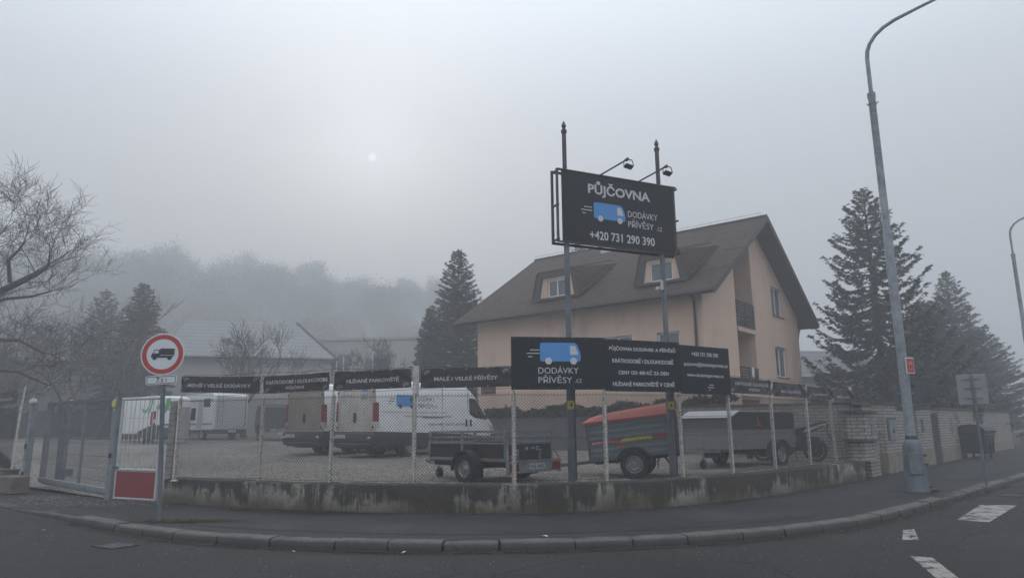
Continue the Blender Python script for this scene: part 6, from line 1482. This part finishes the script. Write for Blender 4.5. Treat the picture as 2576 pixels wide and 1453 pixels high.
mb = MB(); mb.prism(rounded(rect(-.32, 1.93, .30, 2.66), .05), .015, T(-.02, .055, 0)@R(radians(90), 'X')); mb.build('panel', M_signback, t)
mb = MB()
for z in (2.07, 2.31, 2.53): mb.box((-.02, .03, z), (.36, .02, .018))
mb.build('brackets', M_gated, t)

# ------------------------------------------------------------------ waste container
def bin_():
    t = thing('waste_container', 'black four-wheeled waste container with rounded lid by the white wall', 'bin', (19.35, 29.75, .12), radians(40))
    mb = MB(); a = [(-.56, -.40, .22), (.56, -.40, .22), (.56, .40, .22), (-.56, .40, .22)]; b = [(-.66, -.5, 1.05), (.66, -.5, 1.05), (.66, .5, 1.05), (-.66, .5, 1.05)]
    mb.add(a+b, [(3, 2, 1, 0), (0, 1, 5, 4), (1, 2, 6, 5), (2, 3, 7, 6), (3, 0, 4, 7), (4, 5, 6, 7)]); mb.box((0, 0, 1.06), (1.40, 1.06, .06), None, .02)
    for x in (-.4, 0, .4): mb.box((x, -.455, .62), (.05, .05, .78), R(0, 'X'))
    mb.build('body', M_bin, t)
    sec = lambda x: (x, [(0, 1.09), (.55, 1.09), (.58, 1.12), (.45, 1.28), (.25, 1.37), (0, 1.40)])
    loft([sec(-.72), sec(-.6), sec(.6), sec(.72)]).build('lid', M_bin, t, smooth=True)
    mb = MB(); mb.tube([(-.7, -.56, .98), (.7, -.56, .98)], .02, 8); mb.build('handle_bar', M_gated, t)
    for x in (-.46, .46):
        for y in (-.32, .32): mb = MB(); mb.lathe([(.03, -.03), (.09, -.03), (.1, 0), (.09, .03), (.03, .03)], 14, T(x, y, .1)@R(pi/2, 'X')); mb.box((x, y, .18), (.05, .08, .12)); mb.build('wheel', M_black, t)
    mb = MB(); mb.box((.61, -.2, .85), (.02, .14, .10)); mb.box((.60, -.2, .65), (.02, .1, .14)); mb.build('sticker', M_whitep, t)
bin_()

# ------------------------------------------------------------------ paper litter
def litter(px, s, label, seed, z=.12):
    r = random.Random(seed); g = G(*px, z); mb = MB(); n = 7; c = [(0, 0, .025)]+[(s*r.uniform(.5, 1)*cos(2*pi*k/n), s*.6*r.uniform(.5, 1)*sin(2*pi*k/n), r.uniform(.002, .03)) for k in range(n)]
    mb.add(c, [(0, 1+k, 1+(k+1) % n) for k in range(n)], T(g.x, g.y, z+.004)); tag(mb.raw('paper_scrap', M_paper), label, 'litter', 'scraps of litter on the ground')
litter((1368, 1350), .09, 'crumpled white paper on the pavement near the middle of the kerb', 1)
litter((600, 1266), .05, 'white scrap lying at the foot of the wall near its left end', 2)
litter((110, 1335), .05, 'pale scrap in the road near the lowered kerb', 3, 0)
litter((738, 1389), .05, 'pale scrap in the gutter left of the middle', 4, 0)
litter((1015, 1392), .045, 'small pale scrap in the gutter below the vans', 5, 0)
litter((2330, 1188), .06, 'flat white scrap on the pavement by the meter pillar', 6)
# ------------------------------------------------------------------ small ground cover
def scatter_leaves(name, pts, n, spread, label, seed, m_, zf, size=(.012, .035)):
    r = np.random.default_rng(seed); idx = r.integers(0, len(pts), n); P = np.array([(p.x, p.y) for p in pts])[idx]+r.normal(0, 1, (n, 2))*spread
    z = np.array([zf(x, y) for x, y in P])+r.uniform(.002, .014, n); c = np.column_stack([P, z]); s = r.uniform(*size, n); V = np.empty((n, 3, 3))
    for i in range(3): a = r.uniform(0, 6.28, n); V[:, i, 0] = c[:, 0]+s*np.cos(a); V[:, i, 1] = c[:, 1]+s*np.sin(a); V[:, i, 2] = c[:, 2]+r.uniform(0, .012, n)
    o = np_mesh(name, V.reshape(-1, 3), np.arange(3*n).reshape(-1, 3), m_); tag(o, label, kind='stuff')
gut = resample([p for p in offset(KERB, -.09) if -8 < p.x < 13], .1)
scatter_leaves('leaf_litter', gut, 5200, np.array([.06, .06]), 'brown leaf litter and grit in the gutter along the kerb', 1, M_litter, lambda x, y: .004)
scatter_leaves('leaf_litter', resample([p for p in offset(WALLF, -.07)], .1), 3200, np.array([.05, .05]), 'brown leaves and moss along the foot of the low wall', 2, M_litter, lambda x, y: .12)
scatter_leaves('leaf_litter', [Vector((-4.6, 13.4)), Vector((-4.0, 13.2)), Vector((-3.5, 13.0)), Vector((-5.2, 13.7))], 1500, np.array([.28, .10]), 'pile of brown leaves at the wall right of the round sign', 3, M_litter, lambda x, y: .125, (.015, .05))
scatter_leaves('weeds', [Vector((-5.8, 12.0)), Vector((-5.5, 11.95)), Vector((-5.1, 12.0))], 2600, np.array([.35, .09]), 'mossy weeds growing round the foot of the round sign', 4, M_moss, lambda x, y: .12, (.01, .035))
scatter_leaves('weeds', [Vector((9.1, 15.9)), Vector((9.25, 15.95))], 700, np.array([.12, .10]), 'weeds at the foot of the lamp post', 5, M_moss, lambda x, y: .12, (.01, .035))
scatter_leaves('gravel_grit', [Vector((-9.5, 15.5)), Vector((-10.5, 16.3)), Vector((-8.3, 14.9)), Vector((-9, 15.2)), Vector((-7.6, 14.6)), Vector((-11, 17))], 5000, np.array([.55, .28]), 'pale grit spilling from the gateway onto the pavement', 6, M_gravel, lambda x, y: pav_z(x, y)+.002, (.01, .028))
scatter_leaves('road_grit', resample([p for p in offset(KERB, -.9) if -9 < p.x < 12], .1), 900, np.array([.9, .5]), 'scattered grit on the road', 7, M_plate, lambda x, y: .003, (.003, .008))
# real stones over the nearest strip of gravel
def stones():
    r = np.random.default_rng(9); n = 26000; a = np.radians(r.uniform(-27, 26, n)); rb = np.array([rB(q) for q in a]); d = rb+.1+r.uniform(0, 1, n)**1.7*7.5
    x, y = d*np.sin(a), d*np.cos(a); z = np.array([lot_z(p, q)+.02*sin(p*1.7)*sin(q*1.3) for p, q in zip(x, y)])+.006
    s = r.uniform(.010, .024, n); base = np.array([(1, 0, 0), (0, 1, 0), (-1, 0, 0), (0, -1, 0), (0, 0, .8)], float); V = np.empty((n, 5, 3))
    for i in range(5): V[:, i, :] = np.stack([x, y, z], 1)+(base[i]+r.normal(0, .25, (n, 3)))*s[:, None]
    F = np.array([(0, 1, 4), (1, 2, 4), (2, 3, 4), (3, 0, 4)]); F = (F[None]+np.arange(n)[:, None, None]*5).reshape(-1, 3)
    tag(np_mesh('loose_gravel', V.reshape(-1, 3), F, M_stone), 'loose pale stones lying in the lot behind the fence', kind='stuff')
M_stone = mat('pale_stones', (.33, .30, .265), .9, var=.55, scale=22)
stones()

# ------------------------------------------------------------------ trees
class Tri:
    def __init__(s): s.V = []; s.F = []; s.n = 0
    def tube(s, pts, rs, k):
        pts = np.asarray(pts, float); m_ = len(pts); d = np.gradient(pts, axis=0); d /= np.linalg.norm(d, axis=1)[:, None]+1e-9
        ref = np.array([0, 0, 1.]) if abs(d[0, 2]) < .9 else np.array([1., 0, 0]); a = np.cross(d, ref); a /= np.linalg.norm(a, axis=1)[:, None]+1e-9; b = np.cross(d, a)
        ang = np.arange(k)*2*pi/k; ring = pts[:, None]+np.asarray(rs)[:, None, None]*(a[:, None]*np.cos(ang)[None, :, None]+b[:, None]*np.sin(ang)[None, :, None])
        s.V.append(ring.reshape(-1, 3)); i = np.arange(m_-1)[:, None]*k; j = np.arange(k)[None]; j2 = (j+1) % k
        q = np.stack([i+j, i+j2, i+k+j2, i+k+j], -1).reshape(-1, 4); s.F.append(np.concatenate([q[:, [0, 1, 2]], q[:, [0, 2, 3]]])+s.n); s.n += m_*k
    def tris(s, V):
        m_ = len(V); s.V.append(V.reshape(-1, 3)); s.F.append(np.arange(3*m_).reshape(-1, 3)+s.n); s.n += 3*m_
    def build(s, name, m_, parent=None): return np_mesh(name, np.concatenate(s.V), np.concatenate(s.F), m_, parent)

def grow(tr, tw, p, d, L_, r, depth, rnd, up=.25, spread=.6, nk=(2, 4), minr=.006, droop=0, twig_len=.5):
    n = 5; pts = [p.copy()]; dd = d.copy()
    for i in range(n):
        dd = dd+rnd.normal(0, .13, 3)+np.array([0, 0, up*.12-droop*.1*(depth < 3)]); dd /= np.linalg.norm(dd); pts.append(pts[-1]+dd*L_/n)
    r1 = r*.62; (tr if depth > 1 else tw).tube(pts, np.linspace(r, r1, n+1), 6 if r > .06 else 4 if r > .02 else 3)
    if depth == 0: return
    kids_ = rnd.integers(nk[0], nk[1]+1)+(1 if depth < 3 else 0)
    for c in range(kids_):
        t = rnd.uniform(.35, 1.0) if c else 1.0; q = pts[min(n, max(1, int(round(t*n))))]
        v = rnd.normal(0, 1, 3); v -= v.dot(dd)*dd; v /= np.linalg.norm(v); nd = dd*(1-spread*.5)+v*spread*(.6 if c == 0 else 1)+np.array([0, 0, up*.35]); nd /= np.linalg.norm(nd)
        grow(tr, tw, q, nd, L_*rnd.uniform(.60, .82), max(minr, r1*(.85 if c == 0 else rnd.uniform(.5, .75))), depth-1, rnd, up, spread, nk, minr, droop)
def bare_tree(label, loc, h, r, depth, seed, lean=(0, 0), up=.3, spread=.6, nk=(2, 3), group=None, minr=.006, limbs=None, cat='tree', name='bare_tree'):
    rnd = np.random.default_rng(seed); t = thing(name, label, cat, loc, 0, group); tr, tw = Tri(), Tri()
    if limbs:
        for (pts, r0) in limbs:
            pts = np.array(pts, float); m_ = len(pts); tr.tube(pts, np.linspace(r0, r0*.35, m_), 8)
            for i in range(1, m_):
                dd = pts[i]-pts[i-1]; dd /= np.linalg.norm(dd)
                for c in range(2 if i < m_-1 else 4):
                    v = rnd.normal(0, 1, 3); v[2] = abs(v[2])*.8-.1; nd = dd*.6+v*.55; nd /= np.linalg.norm(nd)
                    grow(tr, tw, pts[i], nd, h*rnd.uniform(.09, .14), max(.022, r0*.18)*(1-.5*i/m_), depth, rnd, up, spread, nk, minr)
    else:
        d = np.array([lean[0], lean[1], 1.]); d /= np.linalg.norm(d); grow(tr, tw, np.zeros(3), d, h*.30, r, depth, rnd, up, spread, nk, minr)
    if tr.V: tr.build('trunk', M_bark, t)
    if tw.V: tw.build('twigs', M_twig, t)
    return t
def spruce(label, loc, H, Rb, seed, dens=1., m_=None, name='spruce_tree', trunk0=.04, shape=.8, droop=.35, gap=0., group=None, spray=.26):
    r = np.random.default_rng(seed); t = thing(name, label, 'tree', loc, 0, group); tr, nd = Tri(), Tri()
    zz = np.linspace(0, H*.98, 12); tr.tube(np.stack([np.zeros(12)+r.normal(0, .02, 12), np.zeros(12), zz], 1), np.linspace(H*.021, .012, 12), 8)
    z = H*trunk0
    while z < H*.985:
        f = z/H; Rz = Rb*(1-f)**shape*(1 if f > .12 else .82); nb = int(r.integers(6, 9)) if f < .8 else 5; a0 = r.uniform(0, 6.28)
        for k in range(nb):
            if r.uniform() < gap: continue
            a = a0+2*pi*k/nb+r.normal(0, .18); Lb = max(.12, Rz*r.uniform(.68, 1.12)); m2 = 8; s = np.linspace(0, 1, m2)
            out = Lb*s; dz = Lb*(-droop*np.sin(s*2.2)*(1-f*.9)+.38*droop*s**3*1.3+(.35*f)*s); zc = z+dz+r.normal(0, .02); da = a+r.normal(0, .06)*s
            P = np.stack([out*np.cos(da), out*np.sin(da), zc], 1); tr.tube(P, np.linspace(max(.008, Lb*.014), .004, m2), 3)
            # needle sprays: side twigs in the plane of the branch, hanging a little
            ns = int(max(8, Lb*26*dens)); q = r.uniform(.10, 1.0, ns)**.8; base = np.stack([np.interp(q, s, P[:, i]) for i in range(3)], 1)
            side = np.array([-sin(a), cos(a), 0]); fwd = np.array([cos(a), sin(a), 0]); sg = r.choice([-1, 1], ns)
            ln = (spray+.30*Lb*(1-q)*.45)*r.uniform(.6, 1.25, ns)*(.45+.55*(1-f)); tip = base+(side[None]*(sg*r.uniform(.3, 1, ns))[:, None]+fwd[None]*r.uniform(.2, .9, ns)[:, None])*ln[:, None]; tip[:, 2] -= ln*r.uniform(-.1, .75, ns)*(1-f*.8)
            # every spray = several short blades
            for b in range(4):
                u = r.uniform(0, 1, ns)[:, None]; c = base*(1-u)+tip*u; w = r.uniform(.045, .10, ns)*(1.1-.5*f); V = np.empty((ns, 3, 3))
                for i in range(3): V[:, i, :] = c+r.normal(0, 1, (ns, 3))*w[:, None]*np.array([1, 1, .6])
                nd.tris(V)
        z += H*.024*(1-.45*f)*r.uniform(.8, 1.25)
    for b in range(40):
        c = np.array([0, 0, H*(1-.04*r.uniform())]); nd.tris((c+r.normal(0, .04, (3, 3)))[None])
    tr.build('trunk', M_bark, t); nd.build('crown', m_ or M_needle, t); return t

gz = lambda x, y: .0115*(min(sqrt(x*x+y*y), 70)-14)+.45
spruce('large dark spruce with drooping boughs right of the peach house', (18.0, 34.0, .6), 12.8, 4.5, 1, 1.4, None, trunk0=.07, shape=.66, droop=.5, gap=.16)
spruce('smaller pointed spruce beside the large one at the right', (30.9, 48.5, .6), 11.6, 4.2, 2, 1.2, M_needle2, shape=.78, droop=.2)
spruce('broad blue-grey spruce between the two taller ones', (25.2, 42.0, .6), 8.3, 3.6, 3, 1.1, M_needle2, shape=.55, droop=.2)
spruce('low bushy spruce at the right edge behind the white wall', (38.5, 57.0, .6), 8.4, 4.2, 14, 1., M_needle2, shape=.6, droop=.2)
spruce('tall dark conifer left of the peach house', (-3.3, 42.0, .8), 11.6, 3.1, 4, 1.5, None, trunk0=.03, shape=.62, droop=.22)
spruce('slim dark side spire of conifer standing against the tall one', (-5.0, 41.8, .8), 7.9, 1.5, 15, 1.4, None, shape=.6, droop=.2)
spruce('faint spruce top rising behind the peach house roof', (4.6, 46, .8), 14.3, 2.7, 5, .8, None, trunk0=.5)
spruce('dark pine behind the round road sign', (-24.6, 45.6, .8), 10.4, 2.7, 6, 1.3, None, 'pine_tree', shape=.6, droop=-.15, spray=.32)
# the big bare tree: trunk outside the frame, limbs reaching in
LBX = -21.4
BT = bare_tree('big bare tree reaching in from the left edge with broken limbs', (LBX, 26.0, .5), 11, .34, 3, 11, limbs=[
    ([(0, 0, 0), (.0, 0, 3.0), (.3, .1, 5.4), (1.2, .2, 7.0), (2.2, .3, 7.7), (2.9, .4, 8.2), (3.3, .4, 8.5)], .24),
    ([(.3, 0, 5.2), (.5, -.2, 7.4), (1.0, -.4, 8.8), (1.6, -.5, 9.2)], .12),
    ([(1.0, .2, 6.6), (2.0, .1, 7.0), (3.0, .1, 7.1), (3.8, .0, 7.3)], .10),
    ([(.4, .1, 4.6), (1.4, .2, 5.2), (2.6, .3, 5.2), (3.6, .4, 4.6)], .12),
    ([(.2, .1, 3.2), (1.4, .1, 3.9), (2.8, .2, 3.8), (4.0, .2, 3.2)], .10),
    ([(2.0, .3, 7.8), (1.9, .2, 8.8), (2.3, .1, 9.2), (2.6, 0, 9.6)], .08),
    ([(-.2, 0, 6), (.2, 0, 8.0), (1.0, 0, 9.2), (1.6, 0, 10.0)], .12)], up=.25, spread=.7, nk=(2, 4), minr=.007)
BT.scale = (1, 1, .86)
bare_tree('slender multi-stemmed bare tree behind the sliding gate', (-25.3, 43.0, .7), 11.5, .14, 5, 21, up=.55, spread=.42, nk=(2, 3), minr=.009)
bare_tree('slender bare tree left of the dark pine', (-23.7, 43.6, .7), 11.2, .13, 5, 22, up=.55, spread=.42, nk=(2, 3), minr=.009)
bare_tree('bare tree with upright twigs over the outbuilding', (-27.2, 43.4, .6), 10.2, .13, 5, 23, up=.5, spread=.45, nk=(2, 3), minr=.01)
for k, (x, y, h) in enumerate(((-30.0, 40, 8.5), (-31.5, 43.5, 11), (-27.5, 35.5, 6.5))):
    bare_tree(['tangled bare tree low behind the left fence', 'tall bare tree farthest left behind the outbuilding', 'bare shrubby tree over the left edge of the gate'][k], (x, y, .6), h, .12, 5, 30+k, up=.25, spread=.6, nk=(2, 4), minr=.010)
for k, (x, y, h) in enumerate(((-33.5, 46.5, 10.5), (-29.2, 46.2, 9.5), (-36.5, 49.0, 12))):
    bare_tree(['dense bare tree above the left end of the outbuilding', 'dense bare tree above the middle of the outbuilding', 'tall tangled tree beyond the left edge of the outbuilding'][k], (x, y, .7), h, .16, 5, 60+k, up=.25, spread=.62, nk=(3, 4), minr=.016)
spruce('dark broad conifer half hidden behind the tangled trees at the left edge', (-31.5, 53.0, .8), 11.5, 4.2, 66, .9, None, shape=.7, droop=.2)
bare_tree('round bare tree in front of the pale barn roof', (-17.9, 47.2, .8), 10.6, .22, 5, 41, up=.3, spread=.7, nk=(3, 4), minr=.014)
bare_tree('small round bare tree before the flat-roofed building', (-9.9, 46.0, .8), 7.8, .15, 5, 42, up=.3, spread=.7, nk=(3, 4), minr=.014)

# trees on the foggy hillside: four crowns, copied
def hill_tree(seed, h, label, dens):
    r = np.random.default_rng(seed); t = thing('hillside_tree', label, 'tree', (0, 0, 0), 0, 'trees on the foggy hillside'); tr, cr = Tri(), Tri()
    rnd = np.random.default_rng(seed+100); grow(tr, tr, np.zeros(3), np.array([0, 0, 1.]), h*.32, h*.018, 4, rnd, .35, .55, (3, 4), .03)
    n = int(9500*dens); nb = 80; c = r.normal(0, 1, (nb, 3)); c /= np.linalg.norm(c, axis=1)[:, None]; c *= r.uniform(.45, 1, (nb, 1)); c = c*np.array([h*.27, h*.27, h*.36])+np.array([0, 0, h*.62]); k = r.integers(0, nb, n)
    p = c[k]+r.normal(0, 1, (n, 3))*h*.062; V = np.empty((n, 3, 3)); s = r.uniform(.05, .17, n)
    for i in range(3): V[:, i, :] = p+r.normal(0, 1, (n, 3))*s[:, None]
    tr.build('trunk', M_bark, t); cr.tris(V); cr.build('crown', M_htree, t); return t
HT = [hill_tree(51, 13, 'leafy tree faint on the foggy hillside', 1.), hill_tree(52, 15, 'leafy tree faint on the foggy hillside', .8), hill_tree(53, 12, 'leafy tree faint on the foggy hillside', 1.2), hill_tree(54, 14, 'leafy tree faint on the foggy hillside', .6)]
rnd = random.Random(77); used = set(); cnt = 0
spots = []
for row, (r_, n) in enumerate(((150, 15), (172, 15), (194, 15), (216, 16), (240, 16), (264, 16), (290, 15))):
    for k in range(n):
        ph = radians(-37+33.5*(k+.5)/n+rnd.uniform(-.7, .7)); rr = r_+rnd.uniform(-7, 7); spots.append((rr*sin(ph), rr*cos(ph)))
for i, (x, y) in enumerate(spots):
    j = i % 4; s = HT[j]
    o = s if j not in used else copy_tree(s)
    used.add(j); sc = rnd.uniform(1.15, 1.8)*(.8 if x > -.28*y else 1)*(.8 if y < 170 else 1); o.location = (x, y, hill_z(x, y)-3); o.scale = (sc, sc, sc*rnd.uniform(.9, 1.1)); o.rotation_euler = (0, 0, rnd.uniform(0, 6.28))
HAZE_TOP = 88.
# ------------------------------------------------------------------ the fog
def haze():
    mb = MB(); x0, x1, y0, y1, z0, z1 = -520, 520, -140, 520, -5., HAZE_TOP
    mb.box(((x0+x1)/2, (y0+y1)/2, (z0+z1)/2), (x1-x0, y1-y0, z1-z0))
    m_ = bpy.data.materials.new('fog_air'); m_.use_nodes = True; t = m_.node_tree; t.nodes.clear()
    o = t.nodes.new('ShaderNodeOutputMaterial'); v = t.nodes.new('ShaderNodeVolumePrincipled'); t.links.new(v.outputs[0], o.inputs['Volume'])
    v.inputs['Color'].default_value = (.83, .85, .875, 1); v.inputs['Density'].default_value = HAZE_DENSITY; v.inputs['Anisotropy'].default_value = .15
    h = mb.build('haze', m_); tag(h, 'thin grey morning fog filling the air', kind='stuff')
haze()
